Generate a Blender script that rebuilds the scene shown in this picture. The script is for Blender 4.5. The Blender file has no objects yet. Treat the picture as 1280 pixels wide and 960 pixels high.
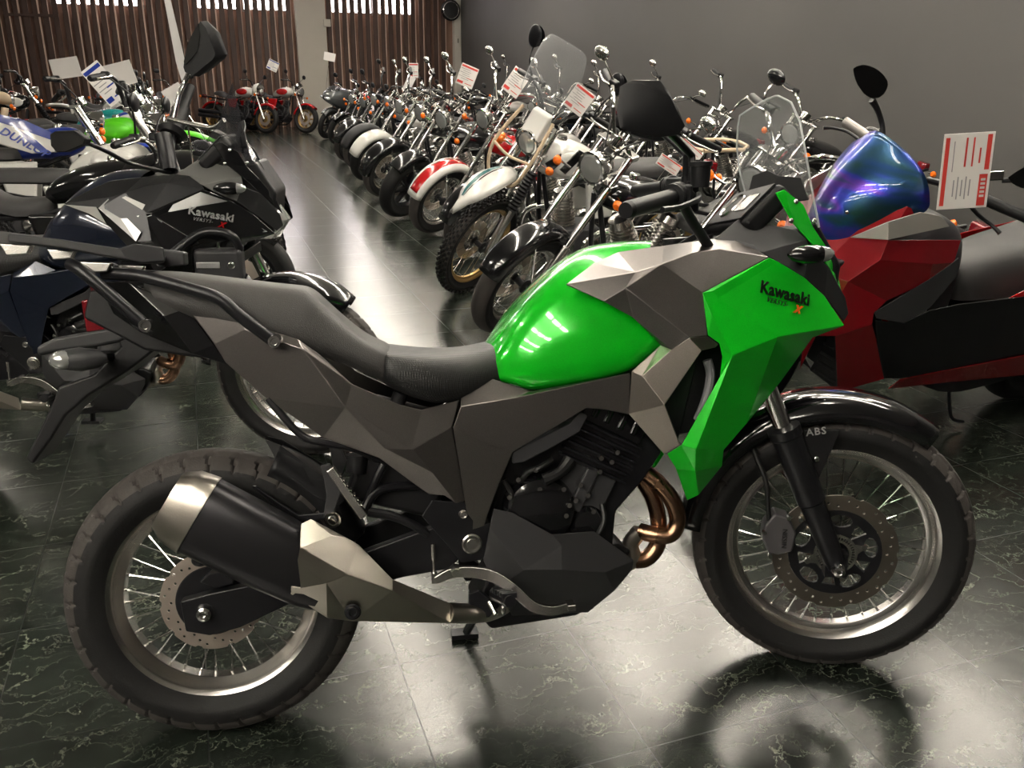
import bpy, bmesh, math, random
from math import sin, cos, tan, pi, radians, atan2, sqrt, hypot
from mathutils import Vector, Matrix
random.seed(7)
V3 = Vector
COL = bpy.context.scene.collection
SC = bpy.context.scene
# ------------------------------------------------------------------ camera (28 mm-like phone lens, held at 1.41 m)
CF, CPIT, CROLL, CH, CPSI = 1076.36, 0.352572, 0.011494, 1.40842, 0.347388
FW = V3((sin(CPSI)*cos(CPIT), cos(CPSI)*cos(CPIT), -sin(CPIT)))
RT0 = V3((cos(CPSI), -sin(CPSI), 0)); UP0 = RT0.cross(FW)
RT = RT0*cos(CROLL) + UP0*sin(CROLL); UPV = -RT0*sin(CROLL) + UP0*cos(CROLL)
CAM = V3((0, 0, CH))
def ray(px, py): return FW + RT*((px-640)/CF) - UPV*((py-480)/CF)
def at_z(px, py, z=0.0):
    d = ray(px, py); return CAM + d*((z-CAM.z)/d.z)
def at_y(px, py, y):
    d = ray(px, py); return CAM + d*((y-CAM.y)/d.y)
def at_x(px, py, x):
    d = ray(px, py); return CAM + d*((x-CAM.x)/d.x)

# ------------------------------------------------------------------ materials
MATS = {}
def pbr(name, col, rough=.5, metal=0.0, coat=0.0, bump=0.0, bscale=200.0, var=0.0, vscale=8.0, trans=0.0, emit=None, est=1.0, spec=.5, flake=0.0, aniso=0.0):
    if name in MATS: return MATS[name]
    m = bpy.data.materials.new(name); m.use_nodes = True
    nt = m.node_tree; N = nt.nodes; Lk = nt.links
    b = N['Principled BSDF']
    b.inputs['Base Color'].default_value = (*col, 1)
    b.inputs['Roughness'].default_value = rough
    b.inputs['Metallic'].default_value = metal
    b.inputs['Specular IOR Level'].default_value = spec
    b.inputs['Coat Weight'].default_value = coat
    b.inputs['Coat Roughness'].default_value = .03
    b.inputs['Transmission Weight'].default_value = trans
    if aniso: b.inputs['Anisotropic'].default_value = aniso
    if emit:
        b.inputs['Emission Color'].default_value = (*emit, 1); b.inputs['Emission Strength'].default_value = est
    tc = N.new('ShaderNodeTexCoord')
    if bump:
        n = N.new('ShaderNodeTexNoise'); n.inputs['Scale'].default_value = bscale; n.inputs['Detail'].default_value = 3
        Lk.new(tc.outputs['Object'], n.inputs['Vector'])
        bp = N.new('ShaderNodeBump'); bp.inputs['Strength'].default_value = bump; bp.inputs['Distance'].default_value = .002
        Lk.new(n.outputs['Fac'], bp.inputs['Height']); Lk.new(bp.outputs['Normal'], b.inputs['Normal'])
    # small surface wear: roughness varies
    n2 = N.new('ShaderNodeTexNoise'); n2.inputs['Scale'].default_value = vscale; n2.inputs['Detail'].default_value = 5
    Lk.new(tc.outputs['Object'], n2.inputs['Vector'])
    mr = N.new('ShaderNodeMapRange'); mr.inputs['To Min'].default_value = max(.02, rough*.85); mr.inputs['To Max'].default_value = min(1, rough*1.2+.01)
    Lk.new(n2.outputs['Fac'], mr.inputs['Value']); Lk.new(mr.outputs['Result'], b.inputs['Roughness'])
    if var or flake:
        mx = N.new('ShaderNodeMix'); mx.data_type = 'RGBA'
        a = var or flake
        mx.inputs[6].default_value = (*[max(0, c*(1-a)) for c in col], 1); mx.inputs[7].default_value = (*[min(1, c*(1+a)) for c in col], 1)
        if flake:
            n3 = N.new('ShaderNodeTexVoronoi'); n3.inputs['Scale'].default_value = 2500
            Lk.new(tc.outputs['Object'], n3.inputs['Vector'])
            sx = N.new('ShaderNodeSeparateColor'); Lk.new(n3.outputs['Color'], sx.inputs[0]); Lk.new(sx.outputs[0], mx.inputs[0])
        else: Lk.new(n2.outputs['Fac'], mx.inputs[0])
        Lk.new(mx.outputs[2], b.inputs['Base Color'])
    MATS[name] = m
    return m
rubber = pbr('tyre_rubber', (.010, .0098, .0098), .6, spec=.35, bump=.25, bscale=300, var=.3, vscale=30)
tread = pbr('worn_tread_rubber', (.060, .053, .049), .65, spec=.4, bump=.3, bscale=250, var=.3, vscale=25)
blackp = pbr('black_plastic', (.009, .009, .010), .42, spec=.32, bump=.15, bscale=900)
blackg = pbr('gloss_black', (.006, .006, .007), .12, coat=.8)
blackm = pbr('black_satin_metal', (.012, .012, .014), .32, metal=.2, spec=.45)
greym = pbr('metallic_graphite_plastic', (.215, .198, .190), .29, metal=.93, flake=.2)
darkgrey = pbr('dark_grey_plastic', (.034, .034, .036), .45, spec=.35, bump=.12, bscale=800)
green = pbr('candy_lime_green', (.004, .58, .014), .2, metal=.2, coat=1.0, flake=.18)
chrome = pbr('chrome', (.75, .74, .72), .08, metal=1)
alu = pbr('polished_aluminium', (.62, .60, .57), .24, metal=1, bump=.05, bscale=400)
brushed = pbr('brushed_steel', (.56, .52, .46), .3, metal=1, bump=.08, bscale=300, aniso=.4)
discm = pbr('brake_disc_steel', (.52, .45, .39), .42, metal=.95, bump=.1, bscale=500)
discd = pbr('dark_brake_disc_steel', (.27, .235, .20), .36, metal=.95, bump=.1, bscale=500)
header = pbr('heated_exhaust_pipe', (.36, .21, .13), .25, metal=1, var=.45, vscale=14)
seatm = pbr('black_vinyl_seat', (.035, .034, .034), .5, bump=.4, bscale=700)
gold = pbr('gold_rim', (.50, .33, .13), .3, metal=.9)
red = pbr('gloss_red_paint', (.42, .006, .008), .18, coat=1)
redm = pbr('candy_red_paint', (.25, .004, .009), .2, metal=.3, coat=1, flake=.2)
white = pbr('white_paint', (.72, .71, .67), .25, coat=.6)
blue = pbr('racing_blue_plastic', (.01, .035, .30), .3, coat=.5)
lime = pbr('lime_plastic', (.10, .62, .01), .35)
teal = pbr('teal_stripe', (.005, .10, .10), .3)
orange = pbr('amber_lens', (.85, .16, .01), .15, coat=.6, emit=(1, .2, .01), est=.0)
redlens = pbr('red_lens', (.16, .004, .008), .15, coat=.8)
beige = pbr('beige_plastic', (.52, .40, .27), .5)
bluep = pbr('blue_black_paint', (.012, .017, .035), .18, coat=1, metal=.3)
whitelens = pbr('clear_lens', (.55, .56, .55), .08, metal=.6, coat=1)
mirrorg = pbr('mirror_glass', (.55, .57, .57), .03, metal=1)
card = pbr('price_card_paper', (.80, .77, .74), .5)
cardred = pbr('price_card_red_print', (.62, .05, .04), .5)
cardgrey = pbr('price_card_small_print', (.30, .29, .30), .6)
cabl = pbr('cable_rubber', (.01, .01, .01), .4)
ink = pbr('black_decal', (.004, .004, .004), .3)
silver = pbr('silver_decal', (.55, .55, .55), .3, metal=.6)
def glass(name, col=(1, 1, 1), rough=.02, alpha=.25):
    m = bpy.data.materials.new(name); m.use_nodes = True; nt = m.node_tree; N = nt.nodes; Lk = nt.links
    b = N['Principled BSDF']; out = N['Material Output']
    b.inputs['Base Color'].default_value = (*col, 1); b.inputs['Roughness'].default_value = rough
    b.inputs['Specular IOR Level'].default_value = .6
    tr = N.new('ShaderNodeBsdfTransparent'); mx = N.new('ShaderNodeMixShader'); lw = N.new('ShaderNodeLayerWeight'); lw.inputs['Blend'].default_value = .35; fr = N.new('ShaderNodeMath'); fr.operation = 'MULTIPLY'; fr.inputs[1].default_value = .45
    ad = N.new('ShaderNodeMath'); ad.operation = 'ADD'; ad.use_clamp = True; ad.inputs[1].default_value = alpha
    nz = N.new('ShaderNodeTexNoise'); nz.inputs['Scale'].default_value = 6; tc = N.new('ShaderNodeTexCoord'); Lk.new(tc.outputs['Object'], nz.inputs['Vector'])
    bp = N.new('ShaderNodeBump'); bp.inputs['Strength'].default_value = .12; bp.inputs['Distance'].default_value = .02
    Lk.new(nz.outputs['Fac'], bp.inputs['Height']); Lk.new(bp.outputs['Normal'], b.inputs['Normal'])
    pw = N.new('ShaderNodeMath'); pw.operation = 'POWER'; pw.inputs[1].default_value = 2.5; Lk.new(lw.outputs['Facing'], pw.inputs[0]); Lk.new(pw.outputs[0], fr.inputs[0])
    Lk.new(fr.outputs[0], ad.inputs[0]); Lk.new(ad.outputs[0], mx.inputs[0]); Lk.new(tr.outputs[0], mx.inputs[1]); Lk.new(b.outputs[0], mx.inputs[2])
    Lk.new(mx.outputs[0], out.inputs['Surface'])
    MATS[name] = m; return m
screen = glass('clear_windscreen', (.60, .62, .63), .05, .13)
screen_edge = glass('bright_screen_outline', (.75, .77, .78), .1, .55)  # light grey rim added so the clear screen shows a bright outline
smoke = glass('smoked_windscreen', (.03, .03, .035), .06, .55)
def seat_perf():
    m = pbr('perforated_rider_seat', (.014, .014, .014), .42)
    nt = m.node_tree; N = nt.nodes; Lk = nt.links; b = N['Principled BSDF']
    tc = N.new('ShaderNodeTexCoord'); mp = N.new('ShaderNodeMapping'); mp.inputs['Rotation'].default_value = (0, 0, .78)
    ck = N.new('ShaderNodeTexVoronoi'); ck.inputs['Scale'].default_value = 260; ck.inputs['Randomness'].default_value = 0
    Lk.new(tc.outputs['Object'], mp.inputs[0]); Lk.new(mp.outputs[0], ck.inputs['Vector'])
    bp = N.new('ShaderNodeBump'); bp.inputs['Strength'].default_value = .5; bp.inputs['Distance'].default_value = .002
    Lk.new(ck.outputs['Distance'], bp.inputs['Height']); Lk.new(bp.outputs['Normal'], b.inputs['Normal'])
    return m
seatp = seat_perf()
def iridescent():
    # the scooter's screen is wrapped in colour-shift film: the hue changes across the curved film
    m = pbr('colour_shift_screen_film', (.02, .03, .08), .3, metal=.8, coat=.5)
    nt = m.node_tree; N = nt.nodes; Lk = nt.links; b = N['Principled BSDF']
    tc = N.new('ShaderNodeTexCoord'); nz = N.new('ShaderNodeTexNoise'); nz.inputs['Scale'].default_value = 5; nz.inputs['Distortion'].default_value = .6
    mp = N.new('ShaderNodeMapping'); mp.inputs['Scale'].default_value = (1.0, .6, 2.2); mp.inputs['Rotation'].default_value = (0, .5, 0)
    Lk.new(tc.outputs['Object'], mp.inputs[0]); Lk.new(mp.outputs[0], nz.inputs['Vector'])
    cr = N.new('ShaderNodeValToRGB'); e = cr.color_ramp.elements
    e[0].position = .3; e[0].color = (.012, .05, .05, 1); e[1].position = .72; e[1].color = (.12, .20, .05, 1)
    for p, c in ((.42, (.012, .05, .16)), (.5, (.03, .04, .36)), (.58, (.10, .035, .30)), (.65, (.02, .06, .14))):
        k = e.new(p); k.color = (*c, 1)
    Lk.new(nz.outputs['Fac'], cr.inputs[0]); Lk.new(cr.outputs[0], b.inputs['Base Color'])
    return m
irid = iridescent()

# ------------------------------------------------------------------ object helpers
def tag(o, label=None, cat=None, group=None, kind=None):
    if label: o['label'] = label
    if cat: o['category'] = cat
    if group: o['group'] = group
    if kind: o['kind'] = kind
    return o
def empty(name, M, label=None, cat=None, group=None):
    o = bpy.data.objects.new(name, None); COL.objects.link(o); o.empty_display_size = .1
    o.matrix_world = M; return tag(o, label, cat, group)
def rotm(axis, a): return Matrix.Rotation(a, 4, V3(axis))
class MB:
    def __init__(s, X=None): s.v = []; s.f = []; s.mi = []; s.X = X or Matrix.Identity(4); s.cur = 0
    def P(s, p): s.v.append(tuple(s.X @ V3(p))); return len(s.v)-1
    def F(s, *ix): s.f.append(tuple(ix)); s.mi.append(s.cur)
    def box(s, c, d, R=None):
        c = V3(c); i0 = len(s.v)
        for x in (-.5, .5):
            for y in (-.5, .5):
                for z in (-.5, .5):
                    q = V3((x*d[0], y*d[1], z*d[2]))
                    if R: q = R @ q
                    s.P(c+q)
        for a in ((0, 1, 3, 2), (4, 6, 7, 5), (0, 4, 5, 1), (2, 3, 7, 6), (0, 2, 6, 4), (1, 5, 7, 3)): s.F(*[i0+k for k in a])
        return s
    def ring(s, c, u, w, r, n): 
        i0 = len(s.v)
        for k in range(n):
            a = 2*pi*k/n; s.P(c + u*(r*cos(a)) + w*(r*sin(a)))
        return i0
    def tube(s, pts, r, n=12, smooth=0, caps=True):
        pts = [V3(p) for p in pts]
        rs = list(r) if hasattr(r, '__len__') else [r]*len(pts)
        if smooth and len(pts) > 2:
            q = []; qr = []
            for i in range(len(pts)-1):
                p0 = pts[max(i-1, 0)]; p1 = pts[i]; p2 = pts[i+1]; p3 = pts[min(i+2, len(pts)-1)]
                for k in range(smooth):
                    t = k/smooth
                    q.append(.5*((2*p1)+(p2-p0)*t+(2*p0-5*p1+4*p2-p3)*t*t+(3*p1-p0-3*p2+p3)*t**3)); qr.append(rs[i]*(1-t)+rs[i+1]*t)
            q.append(pts[-1]); qr.append(rs[-1]); pts, rs = q, qr
        prev = None; last = None; first = None
        for i, p in enumerate(pts):
            a = pts[max(i-1, 0)]; b = pts[min(i+1, len(pts)-1)]; d = (b-a)
            if d.length < 1e-9: d = V3((0, 0, 1))
            d.normalize()
            if prev is None:
                u = d.orthogonal().normalized()
            else:
                u = prev - d*prev.dot(d)
                if u.length < 1e-6: u = d.orthogonal()
                u.normalize()
            w = d.cross(u); prev = u
            i0 = s.ring(p, u, w, rs[i], n)
            if last is not None:
                for k in range(n): s.F(last+k, last+(k+1) % n, i0+(k+1) % n, i0+k)
            else: first = i0
            last = i0
        if caps: s.F(*[first+k for k in reversed(range(n))]); s.F(*[last+k for k in range(n)])
        return s
    def cyl(s, a, b, r, r2=None, n=20): return s.tube([a, b], [r, r2 if r2 is not None else r], n)
    def lathe(s, prof, o=(0, 0, 0), ax=(0, 1, 0), n=48, a0=0, a1=2*pi, close=False, u=None):
        o = V3(o); ax = V3(ax).normalized(); u = (V3(u) if u else ax.orthogonal()); u = (u-ax*u.dot(ax)).normalized(); w = ax.cross(u)
        full = abs(a1-a0-2*pi) < 1e-6; cnt = n if full else n+1; m = len(prof); i0 = len(s.v)
        for k in range(cnt):
            a = a0+(a1-a0)*k/n; d = u*cos(a)+w*sin(a)
            for (r, h) in prof: s.P(o + d*r + ax*h)
        for k in range(n):
            k2 = (k+1) % cnt
            for j in range(m if close else m-1):
                j2 = (j+1) % m
                s.F(i0+k*m+j, i0+k2*m+j, i0+k2*m+j2, i0+k*m+j2)
        return s
    def ell(s, c, r, n=20, m=12, R=None):
        c = V3(c); i0 = len(s.v)
        for j in range(m+1):
            b = pi*j/m
            for k in range(n):
                a = 2*pi*k/n; q = V3((r[0]*sin(b)*cos(a), r[1]*sin(b)*sin(a), r[2]*cos(b)))
                if R: q = R @ q
                s.P(c+q)
        for j in range(m):
            for k in range(n): s.F(i0+j*n+k, i0+(j+1)*n+k, i0+(j+1)*n+(k+1) % n, i0+j*n+(k+1) % n)
        return s
    def prism(s, poly, y0, y1, taper=1.0):
        # polygon in the x-z plane, from y0 to y1 ; poly entries are (x,z)
        n = len(poly); i0 = len(s.v); cx = sum(p[0] for p in poly)/n; cz = sum(p[1] for p in poly)/n
        for (x, z) in poly: s.P((x, y0, z))
        for (x, z) in poly: s.P((cx+(x-cx)*taper, y1, cz+(z-cz)*taper))
        s.F(*[i0+k for k in range(n)]); s.F(*[i0+n+k for k in reversed(range(n))])
        for k in range(n): s.F(i0+k, i0+n+k, i0+n+(k+1) % n, i0+(k+1) % n)
        return s
    def plate(s, loops, y0, y1):
        # outline with real holes, in the x-z plane
        bm = bmesh.new()
        for lp in loops:
            vs = [bm.verts.new((x, 0, z)) for x, z in lp]
            for a, b in zip(vs, vs[1:]+vs[:1]): bm.edges.new((a, b))
        bmesh.ops.triangle_fill(bm, use_beauty=True, use_dissolve=False, edges=bm.edges[:])
        bm.verts.index_update(); i0 = len(s.v); n = len(bm.verts)
        for y in (y0, y1):
            for v in bm.verts: s.P((v.co.x, y, v.co.z))
        for f in bm.faces:
            ix = [v.index for v in f.verts]; s.F(*[i0+k for k in ix]); s.F(*[i0+n+k for k in reversed(ix)])
        for e in bm.edges:
            if len(e.link_faces) == 1:
                a, b = e.verts[0].index, e.verts[1].index; s.F(i0+a, i0+b, i0+n+b, i0+n+a)
        bm.free(); return s
    def grid(s, rows):
        # rows: list of equal-length lists of points
        i0 = len(s.v); m = len(rows[0])
        for r in rows:
            for p in r: s.P(p)
        for i in range(len(rows)-1):
            for j in range(m-1): s.F(i0+i*m+j, i0+i*m+j+1, i0+(i+1)*m+j+1, i0+(i+1)*m+j)
        return s
    def build(s, name, mat, parent=None, smooth=35, bevel=0, sub=0, solid=0, offset=0.0, recalc=True):
        me = bpy.data.meshes.new(name); me.from_pydata(s.v, [], s.f)
        mats = mat if isinstance(mat, (list, tuple)) else [mat]
        for m in mats: me.materials.append(m)
        if len(mats) > 1: me.polygons.foreach_set('material_index', s.mi)
        if recalc:
            bm = bmesh.new(); bm.from_mesh(me); bmesh.ops.recalc_face_normals(bm, faces=bm.faces[:]); bm.to_mesh(me); bm.free()
        if smooth:
            me.polygons.foreach_set('use_smooth', [True]*len(me.polygons))
            if smooth < 180 and not bevel: me.set_sharp_from_angle(angle=radians(smooth))
        o = bpy.data.objects.new(name, me); COL.objects.link(o)
        if parent: o.parent = parent
        if sub: md = o.modifiers.new('s', 'SUBSURF'); md.levels = md.render_levels = sub
        if solid: md = o.modifiers.new('t', 'SOLIDIFY'); md.thickness = solid; md.offset = offset
        if bevel:
            md = o.modifiers.new('b', 'BEVEL'); md.width = bevel; md.segments = 2; md.limit_method = 'ANGLE'; md.angle_limit = radians(12 if smooth == 0 else 25)
            md.harden_normals = True
        return o
def mirror_mb(mb):
    q = MB(); q.v = [(x, -y, z) for x, y, z in mb.v]; q.f = [tuple(reversed(f)) for f in mb.f]; q.mi = list(mb.mi); return q
class Frame:
    def __init__(s, O, f, l, u): s.O = V3(O); s.f = V3(f); s.l = V3(l); s.u = V3(u)
    @property
    def M(s):
        m = Matrix.Identity(4)
        for i in range(3): m[i][0] = s.f[i]; m[i][1] = s.l[i]; m[i][2] = s.u[i]; m[i][3] = s.O[i]
        return m
    def L(s, px, py, t):     # image ray met with the upright plane t metres to the machine's right -> local point
        d = ray(px, py); k = (-t-(CAM-s.O).dot(s.l))/d.dot(s.l); P = CAM+d*k-s.O
        return V3((P.dot(s.f), -t, P.dot(s.u)))
def leaned(x, y, ang, lean, z=0.0):
    f = V3((cos(ang), sin(ang), 0)); l0 = V3((-sin(ang), cos(ang), 0))
    return Frame((x, y, z), f, l0*cos(lean)-V3((0, 0, 1))*sin(lean), V3((0, 0, cos(lean)))+l0*sin(lean))
def text_mesh(body, size, mat, M, parent, name='lettering', shear=0, extrude=.0006, bold=.0, align='LEFT', space=1.0, label=None):
    cu = bpy.data.curves.new(name, 'FONT'); cu.body = body; cu.size = size; cu.extrude = extrude; cu.shear = shear; cu.offset = bold; cu.align_x = align; cu.resolution_u = 2; cu.space_character = space
    tmp = bpy.data.objects.new('tmp', cu); COL.objects.link(tmp); bpy.context.view_layer.update()
    me = bpy.data.meshes.new_from_object(tmp.evaluated_get(bpy.context.evaluated_depsgraph_get())); bpy.data.objects.remove(tmp)
    me.transform(M); me.materials.clear(); me.materials.append(mat); me.name = name
    o = bpy.data.objects.new(name, me); COL.objects.link(o); o.parent = parent
    if label: o['label'] = label
    return o
def basis(o, x, y):
    x = V3(x).normalized(); z = x.cross(V3(y)).normalized(); y = z.cross(x); m = Matrix.Identity(4); o = V3(o)
    for i in range(3): m[i][0] = x[i]; m[i][1] = y[i]; m[i][2] = z[i]; m[i][3] = o[i]
    return m
# ------------------------------------------------------------------ the room
XR, YB, ZC, XL, YF = 6.49, 22.0, 3.5, -9.0, -5.5
def marble():
    m = bpy.data.materials.new('polished_dark_green_marble_tiles'); m.use_nodes = True; nt = m.node_tree; N = nt.nodes; Lk = nt.links; b = N['Principled BSDF']
    tc = N.new('ShaderNodeTexCoord'); P = tc.outputs['Object']
    def math(op, a, c=None, cl=False):
        n = N.new('ShaderNodeMath'); n.operation = op; n.use_clamp = cl
        for i, q in enumerate((a, c)):
            if q is None: continue
            if isinstance(q, (int, float)): n.inputs[i].default_value = q
            else: Lk.new(q, n.inputs[i])
        return n.outputs[0]
    sep = N.new('ShaderNodeSeparateXYZ'); Lk.new(P, sep.inputs[0])
    T = .457
    ux = math('DIVIDE', math('SUBTRACT', sep.outputs[0], .806), T); uy = math('DIVIDE', math('SUBTRACT', sep.outputs[1], 1.313), T)
    fx = math('FLOOR', ux); fy = math('FLOOR', uy)
    # each tile is cut from another piece of stone: shift the pattern per tile
    cmb = N.new('ShaderNodeCombineXYZ'); Lk.new(fx, cmb.inputs[0]); Lk.new(fy, cmb.inputs[1])
    wn = N.new('ShaderNodeTexWhiteNoise'); wn.noise_dimensions = '2D'; Lk.new(cmb.outputs[0], wn.inputs['Vector'])
    sc = N.new('ShaderNodeVectorMath'); sc.operation = 'SCALE'; sc.inputs['Scale'].default_value = 12; Lk.new(wn.outputs['Color'], sc.inputs[0])
    ad = N.new('ShaderNodeVectorMath'); ad.operation = 'ADD'; Lk.new(P, ad.inputs[0]); Lk.new(sc.outputs[0], ad.inputs[1])
    nz = N.new('ShaderNodeTexNoise'); nz.inputs['Scale'].default_value = 6; nz.inputs['Detail'].default_value = 8; nz.inputs['Roughness'].default_value = .62; Lk.new(ad.outputs[0], nz.inputs['Vector'])
    s2 = N.new('ShaderNodeVectorMath'); s2.operation = 'SCALE'; s2.inputs['Scale'].default_value = .30; Lk.new(nz.outputs['Color'], s2.inputs[0])
    a2 = N.new('ShaderNodeVectorMath'); a2.operation = 'ADD'; Lk.new(ad.outputs[0], a2.inputs[0]); Lk.new(s2.outputs[0], a2.inputs[1])
    mp = N.new('ShaderNodeMapping'); mp.inputs['Rotation'].default_value = (0, 0, .35); mp.inputs['Scale'].default_value = (.40, 1.7, 1); Lk.new(a2.outputs[0], mp.inputs[0])
    def veins(scale, w):
        v = N.new('ShaderNodeTexVoronoi'); v.feature = 'DISTANCE_TO_EDGE'; v.inputs['Scale'].default_value = scale; Lk.new(mp.outputs[0], v.inputs['Vector'])
        r = N.new('ShaderNodeMapRange'); r.inputs['From Min'].default_value = 0; r.inputs['From Max'].default_value = w; r.inputs['To Min'].default_value = 1; r.inputs['To Max'].default_value = 0
        Lk.new(v.outputs['Distance'], r.inputs['Value']); return r.outputs[0]
    v1 = math('POWER', veins(9, .030), 1.4); v2 = math('POWER', veins(17, .035), 1.8)
    gate = N.new('ShaderNodeTexNoise'); gate.inputs['Scale'].default_value = 5; gate.inputs['Detail'].default_value = 2; Lk.new(ad.outputs[0], gate.inputs['Vector'])
    g = N.new('ShaderNodeMapRange'); g.inputs['From Min'].default_value = .38; g.inputs['From Max'].default_value = .60; Lk.new(gate.outputs['Fac'], g.inputs['Value'])
    g2 = N.new('ShaderNodeMapRange'); g2.inputs['From Min'].default_value = .6; g2.inputs['From Max'].default_value = .4; Lk.new(gate.outputs['Fac'], g2.inputs['Value'])
    vv = math('ADD', math('MULTIPLY', v1, math('ADD', math('MULTIPLY', g.outputs[0], .8), .12)), math('MULTIPLY', math('MULTIPLY', v2, g2.outputs[0]), .35), True)
    # wide cloudy body colour
    cl = N.new('ShaderNodeTexNoise'); cl.inputs['Scale'].default_value = 14; cl.inputs['Detail'].default_value = 7; Lk.new(mp.outputs[0], cl.inputs['Vector'])
    cr = N.new('ShaderNodeValToRGB'); cr.color_ramp.elements[0].position = .35; cr.color_ramp.elements[0].color = (.006, .008, .006, 1); cr.color_ramp.elements[1].position = .75; cr.color_ramp.elements[1].color = (.026, .034, .026, 1)
    Lk.new(cl.outputs['Fac'], cr.inputs[0])
    mx = N.new('ShaderNodeMix'); mx.data_type = 'RGBA'; Lk.new(vv, mx.inputs[0]); Lk.new(cr.outputs[0], mx.inputs[6]); mx.inputs[7].default_value = (.17, .185, .14, 1)
    # tile joints
    def joint(u):
        f = math('FRACT', u); d = math('MINIMUM', f, math('SUBTRACT', 1.0, f)); return math('LESS_THAN', d, .0035)
    j = math('MAXIMUM', joint(ux), joint(uy))
    m2 = N.new('ShaderNodeMix'); m2.data_type = 'RGBA'; Lk.new(j, m2.inputs[0]); Lk.new(mx.outputs[2], m2.inputs[6]); m2.inputs[7].default_value = (.012, .013, .011, 1)
    Lk.new(m2.outputs[2], b.inputs['Base Color'])
    # worn polish
    pn = N.new('ShaderNodeTexNoise'); pn.inputs['Scale'].default_value = 1.6; pn.inputs['Detail'].default_value = 6; Lk.new(P, pn.inputs['Vector'])
    rr = N.new('ShaderNodeMapRange'); rr.inputs['To Min'].default_value = .18; rr.inputs['To Max'].default_value = .27; Lk.new(pn.outputs['Fac'], rr.inputs['Value'])
    Lk.new(math('ADD', rr.outputs[0], math('MULTIPLY', j, .08)), b.inputs['Roughness'])
    b.inputs['IOR'].default_value = 1.6
    b.inputs['Specular IOR Level'].default_value = .75
    # the slabs are not perfectly flat
    wv = N.new('ShaderNodeTexNoise'); wv.inputs['Scale'].default_value = 7; wv.inputs['Detail'].default_value = 2; Lk.new(ad.outputs[0], wv.inputs['Vector'])
    bp = N.new('ShaderNodeBump'); bp.inputs['Strength'].default_value = .06; bp.inputs['Distance'].default_value = .02; Lk.new(wv.outputs['Fac'], bp.inputs['Height']); Lk.new(bp.outputs[0], b.inputs['Normal'])
    return m
def struct(name, mb, mat, parent=None, **k):
    o = mb.build(name, mat, parent, **k)
    if not parent: o['kind'] = 'structure'
    return o
struct('floor', MB().box(((XL+XR)/2, (YF+YB)/2, -.05), (XR-XL+.4, YB-YF+.4, .1)), marble(), smooth=0)
wallm = pbr('charcoal_wall_paint', (.066, .063, .060), .6, bump=.1, bscale=60, var=.06, vscale=.8)
ceilm = pbr('off_white_ceiling_board', (.78, .76, .71), .8, bump=.1, bscale=40)
struct('ceiling', MB().box(((XL+XR)/2, (YF+YB)/2, ZC+.05), (XR-XL+.4, YB-YF+.4, .1)), ceilm, smooth=0)
struct('wall_right', MB().box((XR+.06, (YF+YB)/2, ZC/2), (.12, YB-YF+.4, ZC)), wallm, smooth=0)
struct('wall_left', MB().box((XL-.06, (YF+YB)/2, ZC/2), (.12, YB-YF+.4, ZC)), wallm, smooth=0)
struct('wall_front', MB().box(((XL+XR)/2, YF-.06, ZC/2), (XR-XL, .12, ZC)), wallm, smooth=0)
woodb = pbr('rough_brown_backing_boards', (.26, .15, .105), .7, bump=.3, bscale=40, var=.35, vscale=3)
woodd = pbr('dark_stained_slats', (.060, .031, .022), .5, bump=.3, bscale=60, var=.4, vscale=2)
woodl = pbr('lit_slat_edge_colour', (.60, .44, .35), .5, bump=.2, bscale=60, var=.3, vscale=2)  # light on the slat edges, put in as a pale colour
beigep = pbr('cream_column_paint', (.50, .47, .41), .55, bump=.1, bscale=80, var=.08, vscale=2)
sky = pbr('daylit_window_glass', (.9, .9, .9), .3, emit=(1, .93, .97), est=9.0)
WZ = 2.552
wins = []
for a, b in ((65, 178), (243, 296), (305, 359), (413, 465), (474, 518)):
    wins.append((at_y(a, 6, YB).x, at_y(b, 10, YB).x))
# backing with window openings: everything below the sill line, and the piers between the windows
mb = MB(); mb.box(((XL+XR)/2, YB+.15, WZ/2), (XR-XL, .06, WZ))
xs = [XL]+[v for w in wins for v in w]+[XR]
for k in range(0, len(xs), 2): mb.box(((xs[k]+xs[k+1])/2, YB+.15, (WZ+ZC)/2), (xs[k+1]-xs[k], .06, ZC-WZ))
wall_back = struct('wall_back', mb, woodb, smooth=0)
mb = MB(); x = XL+.05; pitch = .186
me2 = MB()
PX0, PX1 = at_y(371, 60, YB).x, at_y(408, 60, YB).x
while x < XR-.3:
    if not (PX0-.05 < x < PX1+.05):
        mb.box((x, YB+.035+random.uniform(-.006, .006), ZC/2), (.108+random.uniform(-.012, .012), .03, ZC))
        if random.random() < .8: me2.box((x+.058+random.uniform(-.004, .004), YB+.032, ZC/2), (random.choice((.012, .022, .03)), .034, ZC))
    x += pitch*(1+random.uniform(-.04, .04))
mb.build('slats', woodd, wall_back, smooth=0, bevel=.003)
me2.build('slat_edges', woodl, wall_back, smooth=0)
mb = MB(); mb.box((-2.9, YB+.01, 2.33), (1.0, .03, .06)); mb.build('rail', woodd, wall_back, smooth=0)
for i, (a, b) in enumerate(wins):
    w = struct('window_%d' % (i+1), MB().box(((a+b)/2, YB+.16, (WZ+3.2)/2), (b-a, .02, 3.2-WZ)), sky, smooth=0)
    f = MB(); f.box(((a+b)/2, YB+.13, WZ+.015), (b-a+.1, .05, .03)); f.box(((a+b)/2, YB+.13, 3.21), (b-a+.1, .05, .04))
    for xx in (a-.02, b+.02): f.box((xx, YB+.13, (WZ+3.2)/2), (.04, .05, 3.2-WZ+.06))
    f.build('window_frame', pbr('window_frame_paint', (.25, .23, .2), .5), w, smooth=0)
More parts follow.
